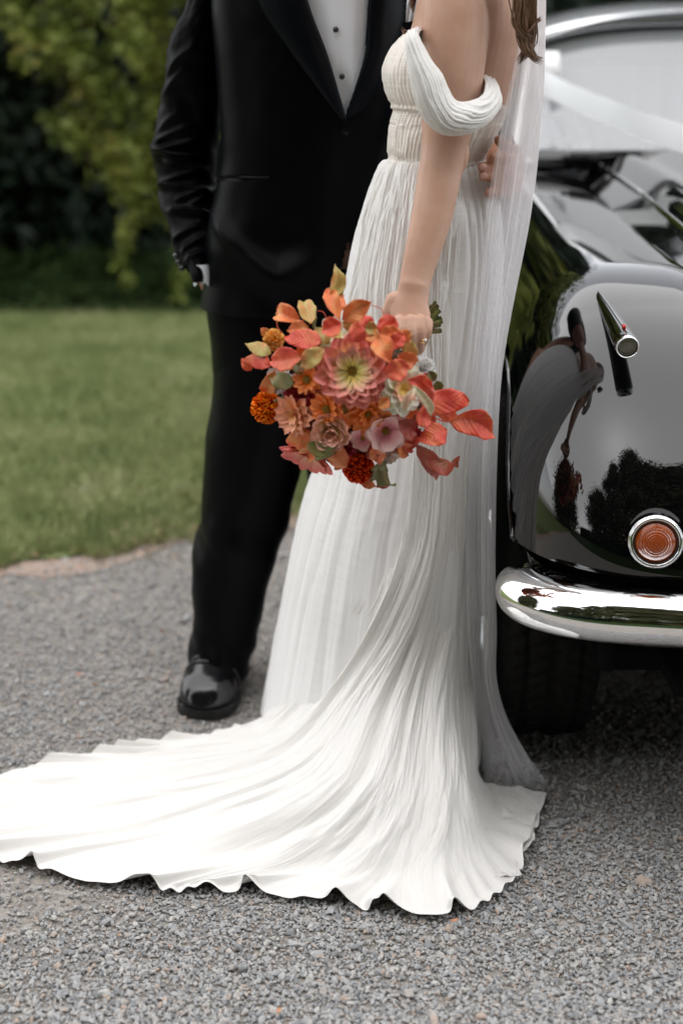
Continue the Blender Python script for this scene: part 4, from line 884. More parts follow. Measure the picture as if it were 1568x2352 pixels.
# under skirt: the straight-hanging front panel (photo left) and the back
Gu = loft([(zof(371, YB), 890, YB+.0, 1110, YB, .105), (zof(380, YB), 873, YB+.01, 1116, YB, .12), (zof(430, YB), 852, YB+.02, 1136, YB, .135), (zof(480, YB), 837, YB+.02, 1146, YB, .15), (zof(560, YB), 814, YB+.03, 1152, YB, .16), (zof(650, YB), 797, YB+.03, 1150, YB, .17), (zof(800, YB), 772, YB+.05, 1140, YB, .18), (zof(950, YB), 748, YB+.06, 1118, YB, .19), (zof(1080, YB), 728, YB+.07, 1105, YB, .20), (zof(1200, YB), 694, YB+.09, 1100, YB, .21), (zof(1330, YB), 668, YB+.11, 1098, YB, .22), (zof(1450, YB), 648, YB+.13, 1098, YB, .22), (zof(1580, YB), 626, YB+.15, 1100, YB, .23), (.004, 600, YB+.16, 1100, YB, .24)], 240, 500, 2.0)
u = np.linspace(0, 1, 500, endpoint=False)[None]; v_ = np.linspace(0, 1, 240)[:, None]
amp = np.interp(v_, [0, .08, .3, .5, 1], [.001, .004, .006, .005, .007])
h = amp*(np.abs(np.sin(PI*(u*22+2.2*fb(u*9, v_*1.5, 91))))**.9-.5)*(.3+vn(u*14, v_*2, 90))+.4*amp*fb(u*110, v_*5, 92)+.0015*np.abs(fb(u*26, v_*60, 93))
Gu = displace(Gu, h, wv=True); part(grid_mesh('dress_front_panel', Gu, wv=True), 'dress_front_panel', M['under'], bride)
# main skirt and train
s14 = np.linspace(0, 1, 14)
def bulge(y, xs, Ym, de): return [P(x, y, Ym+de*(2*k-1)**2) for x, k in zip(xs, s14)]
lin = lambda a, b: list(np.linspace(a, b, 14))
R = []
R.append(bulge(369, lin(893, 1109), 2.326, .085))
R.append(bulge(378, lin(878, 1114), 2.312, .085))
R.append(bulge(430, lin(856, 1136), 2.292, .095))
R.append(bulge(520, lin(828, 1154), 2.275, .10))
R.append(bulge(680, lin(800, 1156), 2.262, .105))
R.append(bulge(860, [782, 822, 856, 888, 918, 946, 972, 996, 1019, 1042, 1066, 1092, 1118, 1146], 2.250, .115))
R.append(bulge(1050, [790, 833, 872, 905, 934, 959, 981, 1001, 1019, 1038, 1058, 1079, 1101, 1124], 2.250, .11))
R.append(bulge(1230, [792, 830, 864, 894, 921, 945, 967, 988, 1008, 1028, 1048, 1069, 1090, 1112], 2.240, .13))
R.append(bulge(1400, [752, 780, 807, 834, 861, 888, 915, 943, 970, 996, 1022, 1049, 1076, 1105], 2.230, .15))
R.append([P(x, y, Y_) for x, y, Y_ in [(682, 1548, 2.475), (692, 1556, 2.44), (706, 1562, 2.41), (722, 1570, 2.38), (744, 1578, 2.345), (770, 1586, 2.305), (804, 1594, 2.265), (842, 1600, 2.23), (884, 1603, 2.205), (928, 1602, 2.195), (974, 1596, 2.20), (1018, 1586, 2.225), (1060, 1572, 2.275), (1102, 1556, 2.35)]])
R.append([PZ(x, y, z) for x, y, z in [(626, 1632, .06), (620, 1646, .065), (612, 1662, .07), (602, 1682, .078), (600, 1704, .085), (618, 1730, .095), (664, 1758, .105), (725, 1782, .115), (795, 1804, .125), (868, 1818, .13), (940, 1822, .13), (1016, 1806, .13), (1076, 1772, .13), (1109, 1735, .11)]])
R.append([PZ(x, y, z) for x, y, z in [(606, 1653, .03), (540, 1678, .032), (460, 1694, .032), (370, 1718, .032), (285, 1756, .032), (245, 1808, .032), (325, 1866, .034), (450, 1912, .036), (592, 1950, .038), (738, 1974, .042), (872, 1990, .048), (1000, 1980, .05), (1108, 1905, .05), (1135, 1800, .02)]])
R.append([PZ(x, y, z) for x, y, z in [(592, 1664, .012), (480, 1690, .012), (350, 1708, .012), (215, 1735, .012), (70, 1768, .012), (-90, 1840, .012), (-45, 1940, .012), (130, 1993, .012), (330, 2035, .012), (560, 2035, .012), (800, 2070, .012), (1020, 2092, .012), (1180, 1990, .012), (1245, 1835, .010)]])
R.append([PZ(x, y, z) for x, y, z in [(586, 1666, .008), (468, 1692, .008), (325, 1710, .008), (180, 1738, .008), (25, 1775, .008), (-120, 1850, .008), (-70, 1952, .008), (118, 2006, .008), (320, 2048, .008), (565, 2050, .008), (812, 2086, .008), (1040, 2106, .008), (1198, 2000, .008), (1253, 1833, .008)]])
R = np.array(R); vpos = np.array([0, .012, .05, .11, .20, .31, .42, .52, .61, .70, .79, .90, .985, 1.0])
nv, nu = 420, 1000
Ri = spline(R, nu, axis=1)                           # across
# resample along v by arc-like parameter (monotone piecewise Catmull-Rom on vpos)
vq = np.linspace(0, 1, nv); idx = np.clip(np.searchsorted(vpos, vq, 'right')-1, 0, 12); tq = (vq-vpos[idx])/(vpos[idx+1]-vpos[idx])
Rp = np.concatenate([[2*Ri[0]-Ri[1]], Ri, [2*Ri[-1]-Ri[-2]]])
def herm(i, t):
    out = np.zeros((len(i), nu, 3)); vp = np.concatenate([[-.012], vpos, [1.015]])
    for k, (ii, tt) in enumerate(zip(i, t)):
        p0, p1, p2, p3 = Rp[ii], Rp[ii+1], Rp[ii+2], Rp[ii+3]; a0, a1, a2, a3 = vp[ii], vp[ii+1], vp[ii+2], vp[ii+3]; d = a2-a1
        m1 = (p2-p0)/(a2-a0)*d; m2 = (p3-p1)/(a3-a1)*d; t2, t3 = tt*tt, tt**3
        out[k] = (2*t3-3*t2+1)*p1+(t3-2*t2+tt)*m1+(-2*t3+3*t2)*p2+(t3-t2)*m2
    return out
G = herm(idx, tq)                                    # [nv, nu, 3]
u = np.linspace(0, 1, nu)[None]; v_ = vq[:, None]
def pleat(N_, sd, wob, drift, k=.75):
    ph = u*N_+wob*fb(u*N_*.35, v_*drift, sd)*2; return np.abs(np.sin(PI*ph))**k
low = np.clip((v_-.55)/.3, 0, 1); flo = np.clip((v_-.80)/.12, 0, 1)
# three scales of fold; they merge and split on the way down
def crease(fu, fv, sd, k=1.0, w=.35):
    """long irregular rounded folds split by narrow creases"""
    uu = u*fu+w*2*fb(u*fu*.22, v_*fv*1.6, sd+5)*2; n_ = vn(uu, v_*fv, sd)*.6+vn(uu*1.9+7, v_*fv*1.3, sd+1)*.4; return np.minimum(1, np.abs(2*n_-1)*1.9)**k
big = crease(13, 1.5, 101, .8)*.6+.4*pleat(10, 99, 1.5, 1.8, 1.1); mid = crease(40, 2.4, 103, .75); fine = pleat(80, 105, 1.3, 4.0, .8)*(.1+1.0*vn(u*40, v_*8, 106))
mid = mid*(.25+.9*vn(u*16, v_*3.0, 104))
A1 = np.interp(v_, [0, .03, .12, .3, .5, .7, .85, 1], [0, .002, .007, .012, .017, .022, .018, .012])
A2 = np.interp(v_, [0, .02, .12, .3, .5, .7, .85, 1], [.0, .005, .008, .008, .009, .009, .007, .0035])
A3 = np.interp(v_, [0, .02, .12, .3, .5, .7, .85, 1], [.002, .004, .0025, .0014, .0007, .0004, .0002, .0001])
u0_ = u
def skew(k_):
    global u
    u = u0_+k_*(v_-.5)*np.sin(PI*u0_)
skew(.05); c1 = crease(10, 1.3, 150, 1.4, .5); skew(-.06); c2 = crease(26, 1.9, 152, 1.15, .6); skew(.03); c3 = crease(34, 2.6, 154, 1.1, .7); skew(-.02); c4 = crease(70, 4.5, 156, .7, .8); u = u0_
A1 = np.interp(v_, [0, .03, .12, .3, .5, .7, .85, 1], [0, .002, .007, .012, .015, .016, .016, .013])
A2 = np.interp(v_, [0, .02, .12, .3, .5, .7, .85, 1], [.0, .005, .0075, .006, .005, .005, .0055, .004])
A3 = np.interp(v_, [0, .02, .12, .3, .5, .7, .85, 1], [.002, .0045, .0035, .0025, .0016, .0012, .0012, .0010])
h = A1*(c1-.6)+A2*(.55*c2*(.3+vn(u*9, v_*2, 161))+.6*c3*(.2+vn(u*12, v_*3, 162))-.6)+A3*(c4*(.2+vn(u*20, v_*7, 163))-.4)
# crumple where cloth stacks up at the floor near the feet
cr_ = np.exp(-((v_-.83)/.07)**2)*np.clip((u-.45)/.2, 0, 1)*np.clip((1.0-u)/.08, 0, 1)
h = h+cr_*(.012*fb(u*24, v_*10, 110, 3)+.006*np.abs(fb(u*44, v_*16, 111)))
h = h+.0015*fb(u*160, v_*60, 112)*(v_ < .8)
h = h+.013*np.clip((v_-.66)/.15, 0, 1)*np.clip((.62-u)/.2, 0, 1)*(crease(26, 2.2, 140, .8)-.5)
n_ = normals(G); s_up = np.sign(n_[int(nv*.95), nu//2, 2]); n_ *= s_up
# hem scallops: cloth lifts clear of the gravel in places
sc1 = (.5-.5*np.cos(2*PI*(u*14+2.2*fb(u*6, 0*u, 120)*2)))**2.4*(.25+1.0*vn(u*17, 0*u, 122))+.18*(.5-.5*np.cos(2*PI*(u*37+2*fb(u*15, 0*u, 123))))
hemlift = np.clip((v_-.90)/.10, 0, 1)**1.3*(sc1*(.014+.040*vn(u*13, 0*u, 121)))
edge = (np.clip((.04-u)/.04, 0, 1)+np.clip((u-.955)/.045, 0, 1))
hemlift = hemlift*(1-edge)
G = G+n_*(h*(1-.6*np.clip((v_-.93)/.07, 0, 1)))[..., None]
G[..., 2] += hemlift; 
out_ = np.gradient(G, axis=0); out_[..., 2] = 0; out_ /= np.maximum(np.linalg.norm(out_, axis=2, keepdims=True), 1e-6)
G -= out_*(np.clip((v_-.96)/.04, 0, 1)**2*sc1*.018*(1-edge))[..., None]
G[..., 2] = np.maximum(G[..., 2], .006)
so_ = part(grid_mesh('dress_skirt', np.swapaxes(G, 0, 1)), 'dress_skirt', M['dress'], bride); sm_ = so_.modifiers.new('smooth', 'SMOOTH'); sm_.iterations = 3; sm_.factor = .5
# flat back hem lying on the gravel right of the folds
q = np.linspace(0, 1, 120)[:, None]; w_ = np.linspace(0, 1, 60)[None]
def quad(c00, c10, c01, c11): return (1-q)[..., None]*(1-w_)[..., None]*c00+q[..., None]*(1-w_)[..., None]*c10+(1-q)[..., None]*w_[..., None]*c01+q[..., None]*w_[..., None]*c11
G = quad(PZ(1070, 1790, .02), PZ(1254, 1822, .012), PZ(1080, 2040, .012), PZ(1190, 2010, .010))
G[..., 2] += .010*np.abs(fb(q*3+w_*1.5, w_*9-q*3, 131))+.006*np.abs(np.sin(w_*16+q*3))*(1-q*.4)*w_; G[..., 0] += .012*np.sin(w_*13)*q**3*w_
part(grid_mesh('dress_back_hem', G), 'dress_back_hem', M['dress'], bride)
# veil: several long overlapping widths of tulle
vr = [(-120, 1196, 1253), (0, 1194, 1253), (100, 1188, 1252), (160, 1178, 1251), (240, 1160, 1247), (330, 1142, 1239), (420, 1126, 1229), (520, 1112, 1214), (620, 1104, 1194), (720, 1094, 1174), (820, 1086, 1157), (920, 1080, 1147), (1100, 1068, 1140), (1300, 1070, 1137), (1450, 1074, 1140), (1560, 1084, 1140), (1650, 1096, 1165), (1740, 1106, 1215), (1806, 1112, 1262)]
vY = lambda y: np.interp(y, [-120, 240, 520, 900, 1300, 1600, 1806], [2.34, 2.31, 2.275, 2.262, 2.262, 2.28, 2.305])
def veil(l, r, dY, seed, nf, amp, nm):
    R_ = spline(np.array(vr, float), 260); nn = 200; G = np.zeros((260, nn, 3)); s = np.linspace(0, 1, nn)
    for i, (y, a_, b_) in enumerate(R_):
        xl = a_+(b_-a_)*l; xr = a_+(b_-a_)*r; Yb = vY(y)+dY
        for j in (0,): pass
        p0 = P(xl, y, Yb); p1 = P(xr, y, Yb+.02); G[i] = p0+(p1-p0)*s[:, None]
    vv = np.linspace(0, 1, 260)[:, None]; ph = s[None]*nf+1.0*fb(s[None]*nf*.4, vv*2.2, seed)*2
    am = amp*np.interp(vv, [0, .3, .8, 1], [.6, 1, 1.2, 1.6]); G[..., 1] += am*np.sin(2*PI*ph); G[..., 0] += .35*am*np.cos(2*PI*ph)*np.sin(PI*s[None])**.5
    G[..., 2] = np.maximum(G[..., 2], .014+.004*np.abs(np.sin(s[None]*30))); return part(grid_mesh(nm, G), nm, M['veil'], bride)
veil(0, 1, 0, 201, 3, .0035, 'veil'); veil(.10, .97, .03, 202, 4, .003, 'veil_layer'); veil(.5, 1.0, -.010, 203, 2, .003, 'veil_layer'); veil(.3, .99, .05, 204, 3, .003, 'veil_layer')
# crumpled tulle at the foot of the veil
q = np.linspace(0, 1, 90)[:, None]; w_ = np.linspace(0, 1, 90)[None]; G = quad(PZ(1112, 1690, .10), PZ(1180, 1700, .09), PZ(1135, 1815, .012), PZ(1262, 1808, .012)); G[..., 2] += .03*np.abs(fb(q*4, w_*4, 141))*np.sin(PI*np.clip(w_, 0, 1)); G[..., 1] += .02*fb(q*5, w_*5, 142)
part(grid_mesh('veil_layer', G), 'veil_layer', M['veil'], bride)
# hair locks down her back, and a wisp in front
mb = MB()
def lock(path, Y0, n, spread, curl, r=.0011):
    for k in range(n):
        dx, dy, ph = rng.normal(0, spread), rng.normal(0, 6), rng.random()*6.28; m_ = len(path); pts = []
        tt = np.linspace(0, 1, 22)
        pth = spline(np.array(path, float), 22); L_ = rng.uniform(.75, 1)
        for i, t in enumerate(tt):
            if t > L_: break
            x, y = pth[i]; conv = 1-.5*t; pts.append(P(x+dx*conv+curl*math.sin(ph*.3+t*9), y+dy*t, Y0+.006*math.sin(ph+t*6)+rng.normal(0, .0004)))
        if len(pts) > 4: mb.tube(pts, np.interp(np.linspace(0, 1, len(pts)), [0, .7, 1], [r, r, r*.2]), 5, False)
lock([(1190, -90), (1196, -20), (1200, 40), (1206, 100), (1222, 130), (1252, 142)], 2.275, 80, 8, 4)
lock([(1180, -90), (1186, -30), (1194, 20), (1190, 60), (1202, 86), (1216, 70)], 2.272, 70, 7, 6)
lock([(1200, -90), (1214, -20), (1222, 40), (1218, 90), (1196, 126), (1190, 148)], 2.28, 60, 7, 5)
lock([(1192, -90), (1206, 0), (1214, 60), (1212, 110), (1200, 140)], 2.285, 60, 9, 5)
lock([(1205, 20), (1212, 70), (1232, 48), (1245, 38)], 2.27, 14, 3, 2)
part(mb, 'hair', M['hair'], bride); mb = MB()
lock([(1005, -80), (985, -30), (968, 8), (955, 30)], 2.50, 40, 5, 3)
lock([(985, -90), (962, -30), (945, 5), (950, 26)], 2.50, 30, 3, 2)
lock([(970, 60), (950, 74), (930, 76), (920, 66)], 2.45, 16, 2, 1)
part(mb, 'hair', M['hair'], bride)
mb = MB().ball(tuple(P(1075, -360, YB+.02)), (.10, .095, .12), 20, 14); part(mb, 'hair_bun', M['hair'], bride)

# ================================================================== BOUQUET
def petal_mat(name, base, tip, edge=None, rough=.55, veins=.3):
    """colour runs along the petal from its base to its tip (true petal colouring)"""
    sat = lambda c_: tuple(min(.92, max(0, sum(c_)/3+(x-sum(c_)/3)*1.2)*1.36) for x in c_); base = sat(base); tip = sat(tip); m = mat(name, base, rough, spec=.3); b = B(m); uv = N(m, 'ShaderNodeTexCoord'); sx = N(m, 'ShaderNodeSeparateXYZ'); L(m, uv.outputs['UV'], sx.inputs[0])
    cr = N(m, 'ShaderNodeValToRGB'); e = cr.color_ramp.elements; e[0].position = .25; e[0].color = (*base, 1); e[1].position = .85; e[1].color = (*tip, 1)
    nz = N(m, 'ShaderNodeTexNoise'); nz.inputs['Scale'].default_value = 60; nz.inputs['Detail'].default_value = 4; mp = N(m, 'ShaderNodeMapping'); mp.inputs['Scale'].default_value = (.05, 1, 1)
    L(m, uv.outputs['UV'], mp.inputs[0]); L(m, mp.outputs[0], nz.inputs['Vector'])
    ma = N(m, 'ShaderNodeMath', operation='MULTIPLY_ADD'); ma.inputs[1].default_value = .5; L(m, nz.outputs[0], ma.inputs[0]); ad = N(m, 'ShaderNodeMath', operation='SUBTRACT'); ad.inputs[1].default_value = .25
    L(m, sx.outputs['X'], ad.inputs[0]); L(m, ad.outputs[0], ma.inputs[2]); L(m, ma.outputs[0], cr.inputs[0]); L(m, cr.outputs[0], b.inputs['Base Color'])
    bp = N(m, 'ShaderNodeBump'); bp.inputs['Strength'].default_value = veins; bp.inputs['Distance'].default_value = .001; L(m, nz.outputs[0], bp.inputs['Height']); L(m, bp.outputs[0], b.inputs['Normal'])
    b.inputs['Subsurface Weight'].default_value = .15; b.inputs['Subsurface Radius'].default_value = (.5, .3, .2); b.inputs['Subsurface Scale'].default_value = .006
    return m
def _br(c, k=1.25): return tuple(min(.88, x*k) for x in c)
PM = dict(pink=petal_mat('pink_petal', (.82, .68, .36), (.86, .29, .26)), cream=petal_mat('cream_petal', (.80, .64, .36), (.84, .74, .62)), peach=petal_mat('peach_petal', (.74, .40, .20), (.74, .34, .25)),
          hot=petal_mat('hot_pink_petal', (.78, .46, .34), (.82, .24, .22)), coral=petal_mat('coral_petal', (.66, .16, .05), (.76, .25, .12)), lav=petal_mat('lavender_petal', (.56, .22, .26), (.78, .48, .46)),
          white=petal_mat('white_petal', (.78, .60, .50), (.82, .74, .70)), blush=petal_mat('blush_petal', (.74, .42, .36), (.80, .60, .56)), wine=petal_mat('wine_petal', (.20, .02, .03), (.34, .06, .08)),
          orange=petal_mat('orange_petal', (.40, .06, .01), (.72, .20, .03)), rust=petal_mat('rust_petal', (.22, .015, .01), (.56, .09, .03)), ylw=petal_mat('primrose_petal', (.78, .56, .22), (.76, .40, .34)), apri=petal_mat('apricot_petal', (.58, .22, .05), (.76, .40, .16)))
M['centre'] = mat('yellow_flower_centre', (.50, .28, .03), .7); noise_col(M['centre'], [(.25, .12, .01), (.60, .38, .05)], 900, 2); bump(M['centre'], 900, 1, .002)
M['stem'] = mat('green_stem', (.10, .15, .03), .45); noise_col(M['stem'], [(.06, .11, .02), (.16, .20, .05), (.20, .15, .06)], 60, 3)
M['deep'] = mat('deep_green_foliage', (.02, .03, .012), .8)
BC = P(835, 880, 2.10)
bq = thing('bouquet', tuple(BC), 'bouquet of pink dahlias, orange zinnias and red autumn leaves hanging from the woman\'s hand', 'bouquet')
def petal_grid(Ln, Wd, cup=.25, curl=.3, point=.0, n=8, w=7):
    """unit petal along +X, opening to +Z"""
    t = np.linspace(0, 1, n)[:, None]; s = np.linspace(-1, 1, w)[None]
    wd = Wd*np.sin(PI*np.clip(t*.86+.10, 0, 1))**(.7+point)*(.55+.45*t) if point < .5 else Wd*np.sin(PI*t**.8*.97+.05)**1.2
    if point < .5: wd = Wd*np.interp(t, [0, .25, .6, .85, 1], [.22, .66, 1.0, .9-.5*point, .42-.9*point])
    x = Ln*t+0*s; y = wd*s; z = cup*wd*(s**2)+curl*Ln*t**2.2
    return np.stack([x-.06*Ln*(s**2)*t, y, z], -1)
_pc = {}
def petal_me(key, Ln, Wd, cup, curl, point, m):
    if key not in _pc:
        me = grid_mesh('petal', petal_grid(Ln, Wd, cup, curl, point)); me.materials.append(m); _pc[key] = me
    return _pc[key]
def frame(n):
    n = Vector(n).normalized(); return n.to_track_quat('Z', 'Y').to_matrix()
def flower(x, y, rpx, kind, *a, **k): return flower_(x, y, rpx*1.10, kind, *a, **k)
def flower_(x, y, rpx, kind, rings, n=None, Y=None, cen=.0, petals='parts', name='flower', label=None, wid=.32, point=.0, cup=.35, seed=0):
    """rings: (count, length factor, elevation deg, curl, colour) from outside in"""
    dx, dy = (x-835)/210., (y-880)/210.; rr = math.hypot(dx, dy)
    if Y is None: Y = 2.105-.085*math.sqrt(max(0.03, 1-min(.97, rr)**2))
    c = P(x, y, Y); R0 = mm(rpx, c)
    if n is None: n = (dx*.55, -1.0, -dy*.35+.25)
    Rm = frame(n)
    centre = MB().ball((0, 0, 0), (R0*max(cen, .10), R0*max(cen, .10), R0*max(cen, .10)*.6), 16, 10)
    if cen > 0:
        for k in range(40):
            a_, q_ = rng.random()*6.28, cen*R0*rng.random()**.5; centre.box((q_*math.cos(a_), q_*math.sin(a_), cen*R0*.5), (.0012, .0012, .0028))
    me = centre.mesh('centre'); me.transform(Rm.to_4x4()); fo = link(me, name, M['centre'] if cen > 0 else PM[rings[-1][4]], bq); fo.location = Vector(c)-bq.location
    if label: fo['label'] = label
    joined = MB()
    for ri, (cnt, lf, el, curl, colr) in enumerate(rings):
        for k in range(cnt):
            a_ = 2*PI*(k+.5*(ri % 2)+rng.uniform(-.16, .16))/cnt; e_ = math.radians(el+rng.uniform(-7, 7)); Ls = R0*lf*rng.uniform(.92, 1.06)
            ra = Matrix.Rotation(a_, 3, 'Z') @ Matrix.Rotation(-e_, 3, 'Y') @ Matrix.Rotation(rng.uniform(-.2, .2), 3, 'X')
            Mt = Rm @ ra; off = Rm @ Vector((math.cos(a_)*R0*cen*.5, math.sin(a_)*R0*cen*.5, .0+ri*R0*.05-R0*.12))
            if petals == 'parts':
                o = bpy.data.objects.new('petal', petal_me((kind, ri), 1.0, wid, cup, curl, point, PM[colr])); COL.objects.link(o); o.parent = fo
                mt = (Mt.to_4x4()); o.matrix_local = Matrix.Translation(off) @ mt @ Matrix.Diagonal((Ls, Ls, Ls, 1))
            else:
                Gp = petal_grid(1., wid, cup, curl, point, 6, 5)*Ls; b0 = len(joined.v); Gp = Gp @ np.array(Mt).T+np.array(off); joined.grid(Gp)
    if petals != 'parts':
        me = joined.mesh('petals'); l = me.uv_layers.new(name='UVMap'); vi = np.zeros(len(me.loops), np.int32); me.loops.foreach_get('vertex_index', vi)
        t = (vi % 30)//5; s = vi % 5; l.data.foreach_set('uv', np.stack([t/5., s/4.], -1).ravel().astype(np.float32)); link(me, 'petals', PM[rings[0][4]], fo)['kind'] = 'stuff'
    return fo
D = lambda c, c2=None: [(14, 1.0, 8, .10, c), (13, .86, 24, .06, c), (11, .70, 38, .05, c2 or c), (8, .52, 52, .0, c2 or c)]
flower(809, 852, 76, 'dahlia_pink', [(15, 1.0, 6, .12, 'pink'), (14, .93, 18, .10, 'pink'), (12, .80, 30, .05, 'pink'), (9, .66, 30, .02, 'ylw')], cen=.16, Y=1.995, n=(0, -1, .16), label='large pink dahlia with a pale yellow heart in the middle of the bouquet', wid=.27, cup=.55)
flower(777, 776, 50, 'dahlia_white', [(11, 1.0, 8, .1, 'cream'), (10, .85, 30, 0, 'cream'), (8, .62, 50, -.1, 'cream')], Y=2.03, n=(-.2, -.9, .55), label='cream dahlia above the large pink dahlia', wid=.26, cup=.4)
flower(921, 893, 58, 'dahlia_cream', [(13, 1.0, 6, .05, 'cream'), (11, .85, 28, 0, 'cream'), (9, .62, 48, -.1, 'ylw')], Y=2.0, n=(.35, -1, .1), label='creamy yellow dahlia right of the large pink one', wid=.27, cup=.4)
flower(713, 1040, 62, 'dahlia_hot', [(14, 1.0, 20, .1, 'hot'), (10, .8, 36, .0, 'hot')], n=(-.4, -.6, -.75), cen=.15, Y=2.075, label='hot pink dahlia facing down at the lower left', wid=.24, cup=.4)
flower(676, 952, 50, 'dahlia_peach', [(13, 1.0, 14, .05, 'peach'), (11, .82, 34, 0, 'peach'), (8, .6, 52, 0, 'peach')], Y=2.03, n=(-.55, -1, -.05), label='peach dahlia at the left', wid=.23, point=.3, cup=.35)
flower(695, 1000, 36, 'dahlia_peach', [(12, 1.0, 14, .05, 'peach'), (9, .8, 34, 0, 'peach')], n=(-.6, -.9, -.4), wid=.23, point=.3, cup=.35, Y=2.07)
flower(761, 985, 52, 'ranunculus', [(12, 1.0, 20, .2, 'ylw'), (11, .86, 38, .2, 'ylw'), (9, .68, 54, .2, 'ylw'), (7, .5, 70, .1, 'ylw')], Y=2.01, n=(-.1, -1, -.2), label='primrose yellow flower with pink edged petals', wid=.34, cup=.3)
flower(705, 872, 30, 'zinnia', [(12, 1.0, 6, .02, 'coral'), (10, .75, 24, 0, 'coral')], cen=.28, Y=2.01, n=(-.35, -1, .15), wid=.24)
flower(749, 940, 34, 'zinnia', [(12, 1.0, 6, .02, 'coral'), (10, .75, 22, 0, 'coral')], cen=.26, Y=2.0, n=(-.3, -1, -.15), wid=.24)
flower(845, 950, 48, 'zinnia_r', [(14, 1.0, 6, .04, 'coral'), (12, .78, 26, 0, 'coral'), (9, .55, 45, 0, 'coral')], cen=.16, Y=2.005, n=(.1, -1, -.25), wid=.22)
flower(781, 968, 24, 'zinnia', [(11, 1.0, 6, .02, 'coral'), (8, .7, 24, 0, 'coral')], cen=.30, n=(0, -1, -.2), wid=.25, Y=2.015)
flower(885, 990, 46, 'cosmos', [(8, 1.0, 18, .06, 'lav'), (7, .95, 26, .06, 'lav')], cen=.16, Y=2.015, n=(.15, -1, -.1), wid=.40, cup=.15, label='lavender pink cosmos with a yellow eye')
flower(833, 1006, 30, 'cosmos', [(8, 1.0, 18, .06, 'lav')], cen=.16, n=(-.1, -1, -.3), wid=.40, cup=.15)
for (x, y, r, c, nn, lb) in [(643, 872, 33, 'white', (-.5, -1, .1), 'pale pink carnation at the left edge'), (972, 848, 30, 'white', (.5, -1, .4), 'white carnation at the right edge'), (885, 1040, 32, 'blush', (.1, -1, -.6), 'blush carnation at the bottom'), (940, 1000, 30, 'wine', (.3, -1, -.2), None), (690, 905, 38, 'wine', (-.3, -1, 0), 'dark wine red flower left of the pink dahlia'), (789, 1028, 28, 'wine', (0, -1, -.5), None), (860, 915, 26, 'rust', (.1, -1, 0), None)]:
    flower(x, y, r, 'carn', [(16, 1.0, 12, .1, c), (15, .9, 32, .05, c), (13, .75, 50, 0, c), (10, .6, 66, 0, c), (7, .5, 80, 0, c)], n=nn, petals='joined', name='flower', label=lb, wid=.28, cup=.6, Y=None if c != 'wine' else 2.045)
def pompom(x, y, rpx, c, lb, Y=None):
    dx, dy = (x-835)/210., (y-880)/210.
    if Y is None: Y = 2.10-.05*math.sqrt(max(.03, 1-min(.97, math.hypot(dx, dy))**2))
    ctr = P(x, y, Y); R0 = mm(rpx, ctr); me = MB().ball((0, 0, 0), R0*.72, 20, 14).mesh('core'); fo = link(me, 'flower', PM[c], bq); fo.location = Vector(ctr)-bq.location; fo['label'] = lb
    j = MB(); nq = 260
    for k in range(nq):
        z = 1-2*(k+.5)/nq; a_ = k*2.39996; d = Vector((math.sqrt(1-z*z)*math.cos(a_), math.sqrt(1-z*z)*math.sin(a_), z))
        Q = d.to_track_quat('X', 'Z').to_matrix() @ Matrix.Rotation(rng.random()*6.28, 3, 'X'); Gp = petal_grid(1, .42, .9, .3, 0, 6, 5)*R0*.42*rng.uniform(.85, 1.1); j.grid(Gp @ np.array(Q).T+np.array(d)*R0*.60)
    me = j.mesh('petals'); l = me.uv_layers.new(name='UVMap'); vi = np.zeros(len(me.loops), np.int32); me.loops.foreach_get('vertex_index', vi)
    l.data.foreach_set('uv', np.stack([((vi % 30)//5)/5., (vi % 5)/4.], -1).ravel().astype(np.float32)); link(me, 'petals', PM[c], fo)['kind'] = 'stuff'
pompom(613, 936, 37, 'orange', 'round orange pompom bloom at the far left'); pompom(629, 780, 25, 'apri', 'small apricot pompom bloom at the upper left'); pompom(823, 1074, 37, 'rust', 'rust red pompom bloom at the very bottom')
# leaves
def leaf_mat(name, c1, c2, c3):
    m = mat(name, c1, .42, spec=.45); noise_col(m, [c1, c2, c3], 34, 5, rough=.65); b = B(m)
    uv = N(m, 'ShaderNodeTexCoord'); sx = N(m, 'ShaderNodeSeparateXYZ'); L(m, uv.outputs['UV'], sx.inputs[0])
    # vein relief: side veins leaning toward the tip
    ab = N(m, 'ShaderNodeMath', operation='SUBTRACT'); ab.inputs[1].default_value = .5; L(m, sx.outputs['Y'], ab.inputs[0]); a2 = N(m, 'ShaderNodeMath', operation='ABSOLUTE'); L(m, ab.outputs[0], a2.inputs[0])
    m1 = N(m, 'ShaderNodeMath', operation='MULTIPLY_ADD'); m1.inputs[1].default_value = -.55; L(m, a2.outputs[0], m1.inputs[0]); L(m, sx.outputs['X'], m1.inputs[2])
    m2 = N(m, 'ShaderNodeMath', operation='MULTIPLY'); m2.inputs[1].default_value = 55; L(m, m1.outputs[0], m2.inputs[0]); sn = N(m, 'ShaderNodeMath', operation='SINE'); L(m, m2.outputs[0], sn.inputs[0])
    bp = N(m, 'ShaderNodeBump'); bp.inputs['Strength'].default_value = .22; bp.inputs['Distance'].default_value = .0012; L(m, sn.outputs[0], bp.inputs['Height']); L(m, bp.outputs[0], b.inputs['Normal'])
    b.inputs['Subsurface Weight'].default_value = .1; b.inputs['Subsurface Scale'].default_value = .004
    return m
